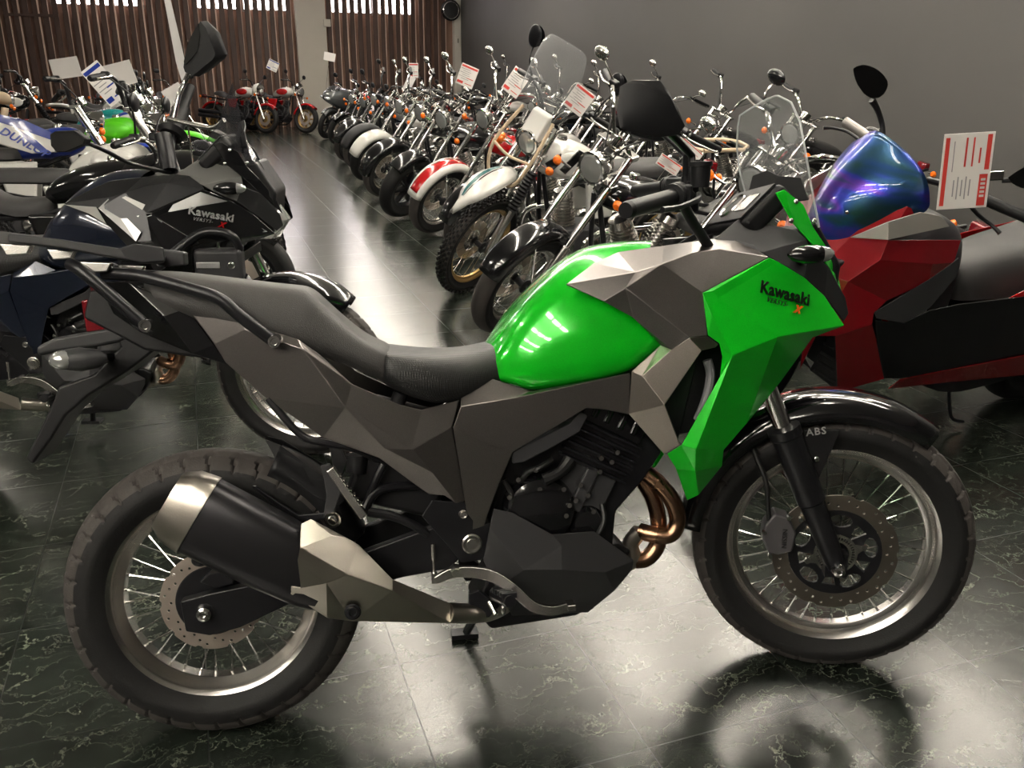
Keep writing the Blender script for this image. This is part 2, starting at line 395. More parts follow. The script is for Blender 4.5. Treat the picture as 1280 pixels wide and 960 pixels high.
c = struct('trim_1', MB().box(((PX0+PX1)/2, YB-.06, ZC/2), (PX1-PX0, .22, ZC)), beigep, smooth=0, bevel=.01)
c = struct('trim_2', MB().box((XR-.09, YB-.04, ZC/2), (.17, .2, ZC)), beigep, smooth=0, bevel=.01)
t = MB(); t.box((PX1+.02, YB-.20, at_y(404, 29, YB).z), (.16, .07, .16)); o = t.build('junction_box', beigep, None, bevel=.008); tag(o, 'small cream junction box on the cream column of the slatted back wall', 'junction box')
t = MB(); t.box((XR-.10, YB-.17, 1.98), (.09, .05, .30)); t.cur = 1; t.box((XR-.10, YB-.2, 2.0), (.02, .012, .1)); o = t.build('wall_switch', [beigep, blackp], None, bevel=.006); tag(o, 'cream switch box with dark slot on the narrow corner post', 'switch')
t = MB(); t.lathe([(0, .03), (.2, .02), (.24, -.02), (.23, -.08), (.1, -.12), (0, -.12)], (XR-.28, YB-.22, 2.68), (0, -1, 0), 32); o = t.build('wall_speaker', blackg, None)
t = MB(); t.lathe([(.0, .0), (.05, .005), (.06, .012)], (XR-.28, YB-.22, 2.68), (0, -1, 0), 20); t.lathe([(.15, .012), (.2, .026), (.19, .03)], (XR-.28, YB-.22, 2.68), (0, -1, 0), 28); t.build('cone', chrome, o)
t = MB(); t.box((XR-.28, YB-.07, 2.68), (.06, .16, .06)); t.build('bracket', blackp, o)
tag(o, 'round black speaker mounted high in the far corner beside the charcoal wall', 'speaker')
# ceiling lamps: twin fluorescent battens
lampm = pbr('fluorescent_tube', (1, .95, .88), .4, emit=(1, .93, .82), est=LAMP if 'LAMP' in globals() else 30.0)
def batten(x, y, first=[None]):
    if first[0] is None:
        r = empty('ceiling_lamp', Matrix.Translation((x, y, ZC)))
        m = MB(); m.box((0, 0, -.03), (.22, 1.24, .06)); m.box((0, .60, -.07), (.2, .03, .05)); m.box((0, -.60, -.07), (.2, .03, .05)); m.build('housing', white, r, bevel=.004)
        for s in (-.06, .06):
            m = MB(); m.cyl((s, -.585, -.085), (s, .585, -.085), .014, n=10); m.build('tube', lampm, r)
        first[0] = r
    else:
        r = first[0].copy(); COL.objects.link(r); r.matrix_world = Matrix.Translation((x, y, ZC))
        for ch in list(first[0].children):
            c = ch.copy(); COL.objects.link(c); c.parent = r
    tag(r, 'white twin tube fluorescent lamp on the showroom ceiling', 'lamp', 'fluorescent lamps on the ceiling')
    return r
for yy in (1.6, 2.7, 3.9, 5.4, 6.9, 8.4, 9.9, 11.4, 12.9, 14.4, 15.9, 17.4, 18.9):
    for xx in (1.3, 3.1): batten(xx, yy)
for yy in (3.6, 5.1, 6.6): batten(4.1, yy)
for yy in (-2.6, -1.2, .2):
    for xx in (-4.8, -3.7, -2.6, -1.5): batten(xx, yy)
for yy in (3.9, 9.9, 15.9):
    for xx in (-6.2, -2.8, 5.3): batten(xx, yy)
# ------------------------------------------------------------------ wheels
TY = {}
def tyre_mb(R, rb, w, X, tread_on=True, n=360):
    # R outer radius, rb bead radius, w section width ; axle along local Y
    m = MB(X); prof = []
    hw = w/2
    for k in range(37):
        a = k/36*2-1             # -1..1 across the tyre
        y = a
        ang = a*radians(118)
        # rounded crown then sidewall
        rc = hw; cyr = R-rc*.92
        yy = hw*sin(ang)*(1.0); rr = cyr + rc*.92*cos(ang)
        prof.append((max(rr, rb), yy*(1 if abs(ang) < 1.6 else (1-.28*(abs(ang)-1.6)))))
    prof[0] = (rb, -hw*.70); prof[-1] = (rb, hw*.70)
    np_ = len(prof); i0 = 0
    P = []
    for k in range(n):
        th = 2*pi*k/n; u = th/radians(10)
        for j, (r, y) in enumerate(prof):
            v = abs(y)/hw; d = 0
            if tread_on and r > R-hw*.62:
                fr = lambda q: q-math.floor(q)
                tri = abs(fr(u)*2-1)
                if v > .46 and fr(u+.3*v+(.5 if y > 0 else 0)) < .13: d = .008
                if abs(v-(.40+.10*tri)) < .05: d = .007
                if v < .42 and fr(u+.5*y/hw+.5) < .12: d = .004
            rr = r-d; m.P((rr*cos(th), y, rr*sin(th)))
    for k in range(n):
        k2 = (k+1) % n
        for j in range(np_-1):
            r = prof[j][0]; m.cur = 1 if r > R-hw*.60 else 0
            m.F(k*np_+j, k2*np_+j, k2*np_+j+1, k*np_+j+1)
    return m
def spoked_wheel(root, W, name, R, rimR, tw, rw, hubr, nspoke=36, detail=True, rimmat=None, disc=None, spokes_each=True, tread_n=360):
    rimmat = rimmat or alu; h = rw/2
    p = [(rimR, h), (rimR-.003, h+.002), (rimR-.012, h-.003), (rimR-.018, h-.010), (rimR-.022, h-.016), (rimR-.034, h*.42), (rimR-.036, h*.36), (rimR-.036, -h*.36), (rimR-.034, -h*.42), (rimR-.022, -h+.016), (rimR-.018, -h+.010), (rimR-.012, -h+.003), (rimR-.003, -h-.002), (rimR, -h),
         (rimR-.006, -h+.006), (rimR-.028, -h*.3), (rimR-.028, h*.3), (rimR-.006, h-.006)]
    rim = MB(W).lathe(p, n=96, close=True, u=(1, 0, 0)).build(name, rimmat, root)
    t = tyre_mb(R, rimR-.006, tw, W, detail, tread_n if detail else 72).build('tyre', [rubber, tread], rim, smooth=40)
    hb = MB(W).lathe([(0, .058), (.014, .058), (.016, .05), (hubr, .046), (hubr+.006, .040), (hubr+.006, .034), (hubr-.014, .028), (hubr-.016, -.028), (hubr+.006, -.034), (hubr+.006, -.042), (.016, -.05), (0, -.055)], n=40).build('hub', blackm, rim)
    base = []
    for sd in (1, -1):
        for dr in (1, -1):
            a = radians(26)*dr; m = MB()
            p0 = V3((hubr*cos(a), sd*.037, hubr*sin(a))); p1 = V3((rimR-.030, -0+sd*.004, 0)); d = (p1-p0).normalized()
            m.tube([p0, p1-d*.020], .0019, 6); m.tube([p1-d*.020, p1+d*.002], .0032, 6)
            base.append(m)
    mes = []
    if spokes_each:
        for i in range(nspoke):
            k = i % 4; Rm = W @ Matrix.Rotation(2*pi*(i+.5)/nspoke, 4, V3((0, 1, 0)))
            if len(mes) <= k:
                o = base[k].build('spoke', chrome, rim); mes.append(o.data)
            else:
                o = bpy.data.objects.new('spoke', mes[k]); COL.objects.link(o); o.parent = rim
            o.matrix_local = Rm
    else:
        m = MB()
        for i in range(nspoke):
            Rm = W @ Matrix.Rotation(2*pi*(i+.5)/nspoke, 4, V3((0, 1, 0))); b = base[i % 4]; i0 = len(m.v)
            m.v += [tuple(Rm @ V3(v)) for v in b.v]; m.f += [tuple(i0+q for q in f) for f in b.f]; m.mi += b.mi
        m.build('spokes', chrome, rim)
    return rim
def disc_mb(X, ro, ri, y, th=.0045, waves=10, holes=36, amp=.004):
    n = waves*16
    out = [((ro-amp*(.5-.5*cos(waves*2*pi*k/n))**3)*cos(2*pi*k/n) for _ in [0]) for k in range(0)]
    lo = []
    for k in range(n):
        a = 2*pi*k/n; r = ro-amp*(abs(sin(waves*a/2)) < .28)*1.0
        lo.append((r*cos(a), r*sin(a)))
    li = [(ri*cos(2*pi*k/64), ri*sin(2*pi*k/64)) for k in range(64)]
    loops = [lo, li]
    for k in range(holes):
        a = 2*pi*k/holes; rr = ri+(ro-ri)*(.28 if k % 3 == 0 else .5 if k % 3 == 1 else .70)
        loops.append([(rr*cos(a)+.0034*cos(q*pi/4), rr*sin(a)+.0034*sin(q*pi/4)) for q in range(8)])
    return MB(X).plate(loops, y-th/2, y+th/2)

GO = leaned(-.0665, 1.6853, -.190617, .241257, .002)
def steer_frame(G, s, rake=radians(25), wb=1.45, r=.331):
    ax = -G.f*sin(rake)+G.u*cos(rake); R = Matrix.Rotation(s, 3, ax)
    c = G.O+G.f*wb+G.u*r; off = (G.f*cos(rake)+G.u*sin(rake))*.035
    return Frame(c-off+R@off, R@G.f, R@G.l, R@G.u)
GS = steer_frame(GO, -.34236)

def adventure_bike(root, steer, C, main=True, rack=True, bars=True):
    """C: dict of materials.  Points are measured on the right-hand side of the green machine and mirrored."""
    G = GO; L = G.L
    S0 = GS                       # the frame the fork was measured in
    SL = Frame(*[ (G.M.inverted() @ GS.M).to_3x3() @ V3(v) if i else (G.M.inverted() @ GS.O) for i, v in enumerate([(0,0,0),(1,0,0),(0,1,0),(0,0,1)])])
    # local steering matrix for this machine
    loc0 = Frame((0, 0, 0), (1, 0, 0), (0, 1, 0), (0, 0, 1))
    W = steer_frame(loc0, steer).M
    W0 = Matrix.Translation((0, 0, .318))
    def pan(name, V, faces, mat, th=.004, bev=.0025, both=True, sub=0, sm=0, off=0.0):
        m = MB(); ix = {}
        for k, (x, y, t) in V.items(): ix[k] = m.P(L(x, y, t))
        for f in faces: m.F(*[ix[k] for k in (f.split() if isinstance(f, str) else f)])
        o = m.build(name, mat, root, smooth=sm, bevel=0 if sub else bev, solid=th, sub=sub, offset=off)
        if both:
            o2 = mirror_mb(m).build(name, mat, root, smooth=sm, bevel=0 if sub else bev, solid=th, sub=sub, offset=off)
        return o
    def prismpx(pts, t0, t1, X=None):
        # polygon traced at the near face (offset t0), extruded inward to t1
        P = [L(x, y, t0) for x, y in pts]; return MB().prism([(p.x, p.z) for p in P], -t0, -t1)
    # ---- wheels
    fw = spoked_wheel(root, W, 'front_wheel', .3313, .2545, .104, .062, .030, 36, rimmat=C['rim'])
    rw_ = spoked_wheel(root, W0, 'rear_wheel', .319, .230, .134, .092, .040, 36, rimmat=C['rim'])
    disc_mb(W, .145, .108, -.062).build('brake_disc', discd, fw, smooth=0)
    sp = []
    for k in range(5):   # black floating carrier
        a = 2*pi*k/5+.3; sp.append(a)
    m = MB(W); lo = []
    for k in range(100):
        a = 2*pi*k/100; r = .107; lo.append((r*cos(a), r*sin(a)))
    loops = [lo, [(.03*cos(2*pi*k/24), .03*sin(2*pi*k/24)) for k in range(24)]]
    for k in range(5):
        a = 2*pi*k/5+.2
        loops.append([(.082*cos(a)+u*cos(a)-v*sin(a), .082*sin(a)+u*sin(a)+v*cos(a)) for u, v in [(.016*cos(q*pi/6), .026*sin(q*pi/6)) for q in range(12)]])
        a += pi/5
        loops.append([(.066*cos(a)+u*cos(a)-v*sin(a), .066*sin(a)+u*sin(a)+v*cos(a)) for u, v in ((-.016, -.004), (-.016, .004), (.018, .016), (.018, -.016))])
    m.plate(loops, -.066, -.058).build('disc_carrier', blackm, fw, smooth=0)
    # ABS ring with slots, four lugs
    lo = []
    for k in range(96):
        a = 2*pi*k/96; q = abs(((a/(pi/2))+.5) % 1-.5)*(pi/2); r = .050+max(0, .022-.09*q*1.0)
        lo.append((r*cos(a+.3), r*sin(a+.3)))
    loops = [lo, [(.031*cos(2*pi*k/32), .031*sin(2*pi*k/32)) for k in range(32)]]
    for k in range(40):
        a = 2*pi*k/40; loops.append([(r*cos(a+d), r*sin(a+d)) for r, d in ((.037, -.04), (.044, -.04), (.044, .04), (.037, .04))])
    m = MB(W).plate(loops, -.074, -.071); 
    for k in range(4):
        a = -.3+0*k+pi/2*k; m.cyl((.066*cos(a+.6), -.078, .066*sin(a+.6)), (.066*cos(a+.6), -.070, .066*sin(a+.6)), .007, n=12)
    m.build('sensor_ring', alu, fw, smooth=0)
    MB(W).lathe([(0, -.093), (.006, -.093), (.007, -.098), (.012, -.098), (.015, -.094), (.016, -.08)], n=12).build('axle_nut', chrome, fw)
    # ---- rear disc and swingarm
    disc_mb(W0, .108, .076, -.066).build('brake_disc', discm, rw_, smooth=0)
    MB(W0).lathe([(0, -.070), (.074, -.070), (.078, -.066), (.074, -.060), (0, -.058)], n=40).build('disc_carrier', blackm, rw_)
    m = prismpx([(225, 752), (262, 742), (330, 728), (400, 722), (456, 690), (532, 662), (560, 655), (585, 690), (560, 712), (505, 722), (455, 735), (385, 745), (300, 785), (262, 795), (232, 790)], .115, .085)
    m2 = mirror_mb(m); m.build('swingarm', blackm, root, smooth=0, bevel=.004); m2.build('swingarm', blackm, root, smooth=0, bevel=.004)
    c = L(255, 768, .125); m = MB(); m.lathe([(0, .0), (.006, 0), (.006, .006), (.010, .007), (.015, .004), (.017, -.004), (.020, -.010)], c, (0, -1, 0), 12).build('axle_nut', chrome, root)
    m = prismpx([(262, 717), (285, 715), (292, 722), (291, 730), (270, 735), (250, 728)], .10, .06); m.ell(L(250, 700, .09), (.018, .014, .014)); m.build('rear_caliper', blackm, root, smooth=0, bevel=.003)
    m = MB(); m.tube([L(248, 692, .09), L(262, 700, .085), L(290, 706, .07), L(340, 700, .06), L(420, 690, .06)], .005, 8, smooth=4)
    m.build('brake_hose', cabl, root)
    # ---- fork
    fork = []
    SF = (G.M.inverted() @ GS.M)     # green steering frame in local coords
    def SP(px, py, t):                # measured in the steered frame, returned in wheel coords
        return GS.L(px, py, t)
    a = SP(1044, 704, .085); b = SP(966, 500, .10)
    axd = V3((b.x-a.x, 0, b.z-a.z)).normalized(); a = V3((a.x, 0, a.z))
    for sd in (-1, 1):
        y = sd*.098; p = lambda k, yy=y: a+axd*k+V3((0, yy, 0))
        m = MB(W); m.tube([p(-.005), p(.02), p(.06), p(.17), p(.175), p(.34), p(.345), p(.365), p(.366)], [.020, .024, .026, .029, .033, .034, .038, .038, .026], 20, caps=True)
        m.box(p(.0)+V3((0, -sd*.014, 0)), (.05, .03, .06)); fk = m.build('fork_leg', blackm, root)
        MB(W).cyl(p(.36), p(.56), .0205).build('fork_tube', chrome, fk)
        m = MB(W).tube([p(.50), p(.52), p(.66), p(.68)], [.024, .03, .03, .024], 16).build('upper_clamp', blackp, fk)
        m = MB(W); m.lathe([(0, .034), (.006, .034), (.007, .038), (.013, .036), (.016, .030), (.017, .008)], p(0), (0, sd, 0), 10).build('axle_cap', chrome, fk)
    m = MB(W); m.box(a+axd*.50, (.06, .25, .035)); m.box(a+axd*.68, (.06, .24, .03)); m.cyl(a+axd*.46-V3((.03, 0, 0)), a+axd*.71-V3((.03, 0, 0)), .022); m.build('triple_clamp', blackm, root, smooth=0, bevel=.004)
    # caliper
    P = lambda x, y, t=.085: SP(x, y, t)
    pts = [(955, 655), (968, 640), (985, 645), (995, 665), (990, 688), (972, 693), (960, 690), (952, 672)]
    q = [P(x, y) for x, y in pts]
    m = MB(W).prism([(v.x, v.z) for v in q], -.095, -.045); cal = m.build('front_caliper', pbr('caliper_grey', (.10, .095, .10), .45, metal=.4), root, smooth=0, bevel=.006)
    m = MB(W)
    for x, y in ((955, 664), (962, 693), (985, 646), (1000, 648), (1010, 660)): c = P(x, y, .09); m.cyl(c, c-V3((0, .012, 0)), .0055, n=8)
    m.build('bolt', chrome, cal)
    b0 = P(983, 686, .0965); b1 = P(985, 660, .0965)
    text_mesh('NISSIN', .017, ink, W @ basis(b0, b1-b0, V3((-.6, 0, .2))), cal)
    m = MB(W); m.tube([P(938, 545, .05), P(945, 570, .07), P(957, 600, .09), P(960, 630, .09), P(962, 655, .085)], .006, 8, smooth=5)
    m.build('brake_hose', cabl, root)
    # fender, front
    m = MB(W); rows = []
    for k in range(41):
        an = radians(54+ (172-54)*k/40); R_ = .372+.012*sin(pi*k/40); 
        w_ = .070 if k > 4 else .045+.006*k
        rows.append([(R_*q*cos(an)-.0, y*w_/.07, R_*q*sin(an)) for q, y in ((.86, -.078), (.90, -.078), (.965, -.070), (.992, -.045), (1, 0), (.992, .045), (.965, .070), (.90, .078), (.86, .078))])
    m.grid(rows); m.build('front_fender', C['fender'], root, smooth=60, solid=.003)
    poly = [SP(x, y, .082) for x, y in ((1004, 537), (1050, 536), (1022, 600), (1008, 618), (1000, 590))]
    for sd in (1, -1):
        m = MB(W).prism([(v.x, v.z) for v in poly], -.090*sd, -.080*sd); fb = m.build('fender_bracket', C['bracket'], root, smooth=0, bevel=.002)
        if sd == 1:
            c = SP(1020, 574, .092); MB(W).ell(c, (.008, .005, .008), 12, 8).build('bolt', chrome, fb)
            o0 = SP(1008, 545, .0905); o1 = SP(1042, 541, .0905)
            text_mesh('ABS', .024, silver, W @ basis(o0, o1-o0, (0, 0, 1)), fb, space=1.15, bold=.0004)
    # ---- tank
    V = [[(618, 476, .085), (647, 484, .11), (666, 491, .125), (728, 480, .14), (790, 468, .15), (828, 436, .15)],
         [(617, 473, .105), (645, 480, .138), (665, 487, .152), (727, 475, .168), (790, 463, .178), (827, 431, .182)],
         [(616, 462, .107), (643, 455, .145), (672, 450, .168), (727, 440, .186), (782, 430, .192), (815, 416, .185)],
         [(618, 448, .098), (646, 408, .128), (676, 383, .148), (708, 368, .165), (760, 378, .18), (800, 396, .18)],
         [(612, 436, .06), (638, 395, .082), (672, 360, .095), (703, 334, .105), (742, 314, .11), (808, 308, .105)],
         [(606, 426, .0), (636, 388, .0), (676, 348, .0), (708, 317, .0), (748, 295, .0), (822, 296, .0)]]
    rows = [[L(*p) for p in r] for r in V]
    for p in rows[-1]: p.y = 0
    full = rows + [[V3((p.x, -p.y, p.z)) for p in r] for r in reversed(rows[:-1])]
    m = MB().grid(full); m.build('fuel_tank', C['tank'], root, smooth=180, sub=3)
    for e in (): pass
    # ---- shroud with facets
    S = dict(T=(707.5, 356, .187), A1=(742, 330, .128), A2=(772, 316, .118), A3=(830, 308, .118), A4=(865, 303, .12), A5=(892, 300, .125), A6=(920, 302, .135), A7=(952, 317, .165), b=(961, 322, .18),
             a=(878, 366, .238), k=(884, 420, .247), P1=(795, 341, .195), P2=(827, 331, .2), P3=(865, 317, .195), P4=(900, 312, .185), Q=(782, 360, .217), R=(862, 422, .255), S=(840, 437, .24), U=(827, 431, .205), V=(792, 397, .2), W=(755, 377, .195))
    pan('tank_shroud', S, ['T A1 P1', 'A1 A2 P1', 'A2 A3 P2 P1', 'A3 A4 P3 P2', 'A4 A5 P4 P3', 'A5 A6 P4', 'A6 A7 b P4', 'P1 P2 Q', 'P2 a k R Q', 'P2 P3 P4 a', 'P4 b a', 'T P1 Q W', 'W Q V', 'V Q R S', 'V S U'], C['shroud'], bev=.003)
    I = dict(A2=(772, 316, .118), A3=(830, 308, .118), A4=(865, 303, .12), A5=(892, 300, .125), A6=(920, 302, .135), i2=(800, 318, .06), i3=(860, 312, .05), i6=(905, 292, .06), i7=(930, 285, .08), A7=(952, 317, .165))
    pan('inner_cover', I, ['A2 A3 i2', 'A3 A4 A5 i3 i2', 'A5 A6 i6 i3', 'A6 A7 i7 i6'], C['inner'])
    X_ = dict(U=(827, 431, .2), S=(840, 437, .238), R=(862, 422, .253), k=(884, 420, .246), n=(898, 430, .242), h1=(877, 438, .238), h2=(894, 434, .236), c1=(790, 464, .182), c2=(786, 517, .18), c3=(830, 567, .19), c4=(850, 556, .225), i1=(831, 506, .242), c12=(803, 470, .20))
    pan('scoop_surround', X_, ['c1 U c12', 'U S c12', 'c1 c12 c2', 'S R h1 i1 c12', 'c12 i1 c2', 'R k n h2 h1', 'c2 i1 c3', 'i1 c4 c3'], C['scoop'], bev=.003)
    Y = dict(a=(878, 366, .243), a2=(891, 364, .247), b=(961, 322, .188), b2=(972, 327, .182), d1=(1005, 347, .166), d2=(1030, 370, .15), d=(1055, 407, .125), e1=(1015, 422, .15), e2=(975, 477, .172), e3=(932, 530, .178), e4=(904, 562, .168), e5=(902, 582, .16), e6=(873, 618, .15), e7=(859, 625, .15), e8=(845, 585, .18), e9=(834, 567, .192), c4=(852, 556, .226), g=(870, 561, .238), rr=(900, 472, .24), r2=(903, 445, .243), r3=(899, 428, .246), k2=(885, 419, .25), j=(890, 395, .254), rg=(915, 444, .262), f1=(897, 373, .246), f2=(971, 421, .250), mm=(869, 588, .215), f3=(925, 400, .235), bm=(937, 350, .21))
    pan('side_fairing', Y, ['a a2 b', 'a2 f1 b2 b', 'f1 f2 d d2 d1 b2', 'f1 j rg', 'f1 rg f2', 'f1 a2 a j', 'a j k2', 'j rg r3 k2', 'rg rr r2 r3', 'rg g c4 rr', 'rg f2 e3 e4 g', 'f2 d e1 e2 e3', 'g e4 e5 mm', 'c4 g mm', 'e9 c4 mm e8', 'e8 mm e6 e7', 'mm e5 e6'], C['fairing'], bev=.003)
    # radiator, and black panels put in for the shadowed depth behind the scoop
    m = MB(); m.box((1.02, 0, .78), (.05, .34, .30), Matrix.Rotation(.25, 3, 'Y')); m.build('radiator', blackm, root, smooth=0, bevel=.004)
    q = prismpx([(795, 400), (900, 380), (940, 400), (915, 480), (870, 540), (835, 545), (800, 500)], .165, .13); q.build('dark_scoop_backing', blackp, root, smooth=0, bevel=.004); mirror_mb(q).build('dark_scoop_backing', blackp, root, smooth=0, bevel=.004)
    m = MB(); m.tube([L(884, 450, .2), L(888, 470, .2), L(882, 500, .2), L(872, 525, .19)], .010, 10, smooth=4); m.build('hose', pbr('grey_hose', (.16, .16, .17), .4), root)
    # ---- side cover under the tank
    Z = dict(a=(576, 498, .13), b=(616, 474, .118), c=(664, 490, .15), d=(788, 466, .178), e=(786, 518, .176), f=(757, 512, .170), g=(733, 510, .165), h=(641, 565, .155), i=(624, 605, .145), j=(610, 642, .135), k=(606, 657, .13), l=(586, 664, .128), m=(581, 626, .13), n=(566, 534, .14), o=(613, 556, .158), p=(576, 508, .142), q=(645, 497, .165))
    pan('side_cover', Z, ['a b c q p', 'c d q', 'p q d e f g h o n', 'n o h i j k l m'], C['cover'], bev=.003)
    Z = dict(a=(527, 645, .13), b=(540, 625, .13), c=(580, 627, .128), d=(605, 655, .128), e=(612, 653, .128), f=(626, 681, .13), g=(600, 700, .125), h=(577, 703, .12), i=(559, 681, .12))
    pan('pivot_plate', Z, ['a b c d e f g h i'], C['plate'], th=.006)
    m = MB()
    for x, y, r in ((579, 643, .010), (590, 680, .022)):
        c = L(x, y, .134); m.lathe([(0, .004), (r*.5, .004), (r*.55, .001), (r*.85, .002), (r, 0), (r*1.02, -.008)], c, (0, -1, 0), 24)
    m.build('pivot_bolt', alu if main else alu, root)
    # ---- tail cowl
    Z = dict(a=(233, 383, .112), b=(304, 402, .125), c=(372, 424, .135), d=(398, 442, .14), e=(440, 480, .142), f=(500, 506, .14), g=(527, 512, .14), h=(574, 500, .135), i=(565, 534, .142), j=(581, 626, .13), k=(570, 629, .13), l=(556, 619, .132), m=(536, 618, .135), n=(474, 572, .14), o=(404, 547, .13), p=(332, 497, .122), q=(282, 453, .115), r=(268, 430, .115), s=(307, 412, .13), t=(379, 437, .15), u=(432, 509, .158), v=(481, 560, .16), w=(516, 562, .158), hl=(540, 590, .152))
    pan('tail_cowl', Z, ['a b s r', 'b c t s', 'c d e t', 'r s t u p q', 't e u', 'u o p', 'u v n o', 'e f g w u', 'u w v', 'g h i w', 'w i j k hl', 'w hl v', 'v hl l m n', 'hl k l'], C['cowl'], bev=.003)
    # black undertail and tail light
    Z = dict(a=(128, 352, .07), b=(160, 352, .10), c=(233, 385, .108), r=(268, 431, .112), q=(283, 455, .11), d=(240, 442, .10), e=(175, 415, .09), f=(142, 392, .075), g=(131, 370, .07), h=(205, 395, .115))
    pan('undertail', Z, ['a b h g', 'b c h', 'h c r d', 'r q d', 'h d e f g'], blackg, bev=.003)
    m = MB(); a_ = L(128, 350, .03); 
    m.prism([(-.215, .93), (-.20, .985), (-.06, .995), (.05, .95), (.22, .86), (.22, .80), (-.1, .86)], -.065, .065); m.build('rear_frame_cover', blackp, root, smooth=0, bevel=.006)
    m = MB(); m.grid([[(-.205+.012*cos(v*1.2), .05*v, .905+.03*k+.0*v) for v in (-1, -.5, 0, .5, 1)] for k in range(4)]); m.prism([(-.215, .90), (-.22, .965), (-.17, .975), (-.165, .905)], -.055, .055); m.build('tail_light', redlens, root, smooth=0, bevel=.004)
    Z = dict(a=(202, 430, .03), b=(160, 432, .045), c=(117, 468, .05), d=(68, 482, .05), e=(32, 575, .05), f=(40, 582, .05), g=(64, 549, .05), h=(82, 520, .05), i=(112, 494, .05), j=(160, 464, .05), k=(160, 408, .03), l=(200, 412, .03))
    if main:
        q = prismpx([(205, 425), (200, 433), (160, 464), (112, 494), (82, 520), (64, 549), (40, 582), (31, 574), (67, 500), (72, 484), (117, 468), (150, 434), (141, 408), (165, 398)], .055, -.055)
        q.build('plate_holder', blackp, root, smooth=0, bevel=.006)
        q = prismpx([(44, 434), (68, 422), (140, 409), (165, 400), (170, 415), (150, 428), (118, 434), (70, 440), (46, 446)], .06, -.06); q.build('rear_mudguard', darkgrey, root, smooth=0, bevel=.008)
        for sd in (1, -1):
            X2 = Matrix.Identity(4) if sd == 1 else Matrix.Scale(-1, 4, V3((0, 1, 0)))
            cN = L(100, 449, .14); rows = []
            for dx, w_, h_ in ((-.052, .004, .006), (-.04, .018, .018), (-.0, .024, .024), (.035, .018, .018), (.052, .004, .006)):
                rows.append([(cN.x+dx, cN.y+w_*cos(2*pi*q_/12), cN.z+h_*sin(2*pi*q_/12)) for q_ in range(13)])
            o = MB(X2).grid(rows).build('rear_indicator', darkgrey, root)
            MB(X2).ell((cN.x-.03, cN.y-.006, cN.z), (.026, .02, .019), 14, 10).build('lens', whitelens, o)
            MB(X2).tube([(cN.x+.01, cN.y+.015, cN.z), (cN.x+.03, -.05, cN.z-.004)], .011, 8).build('stalk', blackp, o)
    # ---- seat : lofted across stations
    def st(far, near, t1=.10, t2=.128):
        a = L(far[0], far[1], -t1); b = L(near[0], near[1], t2); return a, b
    stations = [(-.10, .985, 1.018, .075, .09), (-.06, .955, 1.022, .095, .115), (.04, .925, 1.008, .105, .125), (.14, .895, .993, .115, .132), (.20, .875, .984, .120, .136), (.235, .865, .982, .122, .136), (.26, .855, .955, .120, .136), (.31, .835, .905, .122, .136), (.36, .81, .862, .135, .140), (.42, .783, .842, .145, .146)]
    def loft(ss, name, mat):
        rows = []
        for (x, hb, ht, wt, wb_) in ss:
            r = [(x, -wb_+.02, hb-.018), (x, -wb_, hb), (x, -wb_-.002, hb+(ht-hb)*.35), (x, -wt, ht-.012), (x, -wt+.03, ht-.001), (x, -.03, ht+.003), (x, .03, ht+.003), (x, wt-.03, ht-.001), (x, wt, ht-.012), (x, wb_+.002, hb+(ht-hb)*.35), (x, wb_, hb), (x, wb_-.02, hb-.018)]
            rows.append(r)
        m = MB().grid(rows); m.F(*range(12)); m.F(*[len(m.v)-12+k for k in reversed(range(12))])
        return m.build(name, mat, root, smooth=180, sub=2)
    loft(stations, 'passenger_seat', C['pseat'])
    loft([(.375, .80, .848, .142, .150), (.40, .785, .846, .148, .154), (.46, .755, .836, .150, .158), (.52, .745, .832, .138, .150), (.58, .755, .836, .112, .13), (.64, .775, .850, .085, .11), (.668, .79, .848, .07, .095)], 'rider_seat', seatp)
    # ---- rear rack and grab tubes
    m = MB()
    m.tube([L(130, 342, .10), L(175, 345, .13), L(240, 362, .155), L(275, 374, .165), L(300, 395, .165), L(343, 427, .155)], .0125, 14, smooth=5)
    tb = m
    m2 = MB(); m2.tube([L(88, 330, .12), L(110, 345, .14), L(182, 407, .14)], .0125, 14, smooth=4)
    for q in (m, m2): mirror_mb(q).build('rack_tube', blackm, root); q.build('rack_tube', blackm, root)
    for x, y, t in ((343, 427, .165), (182, 407, .15)):
        c = L(x, y, t); m = MB().lathe([(0, .004), (.006, .004), (.007, .008), (.012, .008), (.014, 0), (.015, -.02)], c, (0, -1, 0), 16)
        m.build('rack_bolt', chrome, root); mirror_mb(m).build('rack_bolt', chrome, root)
    Z = dict(a=(12, 292, .13), b=(75, 299, .13), c=(150, 311, .12), d=(168, 305, .11), e=(205, 310, .10), f=(206, 328, .10), g=(178, 330, .11), h=(160, 326, .12), i=(80, 311, .13), j=(12, 303, .13))
    pan('luggage_rack', Z, ['a b i j', 'b c h i', 'c d e f g h'], C['rack'], th=.022, bev=.004)
    m = MB(); 
    for x in (-.30, -.2, -.1): m.box((x, 0, 1.085-(x+.3)*.16), (.03, .24, .012))
    m.build('rack_crossbar', C['rack'], root, smooth=0, bevel=.003)
    for x, y in ((22, 312), (122, 334)):
        c = L(x, y, .12); m = MB(); m.prism([(c.x-.03, c.z+.012), (c.x+.03, c.z+.008), (c.x+.02, c.z-.01), (c.x-.018, c.z-.012)], c.y-.01, c.y+.01); m.build('rack_mount', alu, root, smooth=0, bevel=.003); mirror_mb(m).build('rack_mount', alu, root, smooth=0, bevel=.003)
    # ---- engine
    e = MB(); 
    e.prism([(v.x, v.z) for v in [L(x, y, .09) for x, y in ((640, 560), (700, 545), (735, 512), (800, 530), (828, 565), (805, 600), (770, 640), (765, 700), (700, 720), (620, 700), (610, 650))]], -.09, .09)
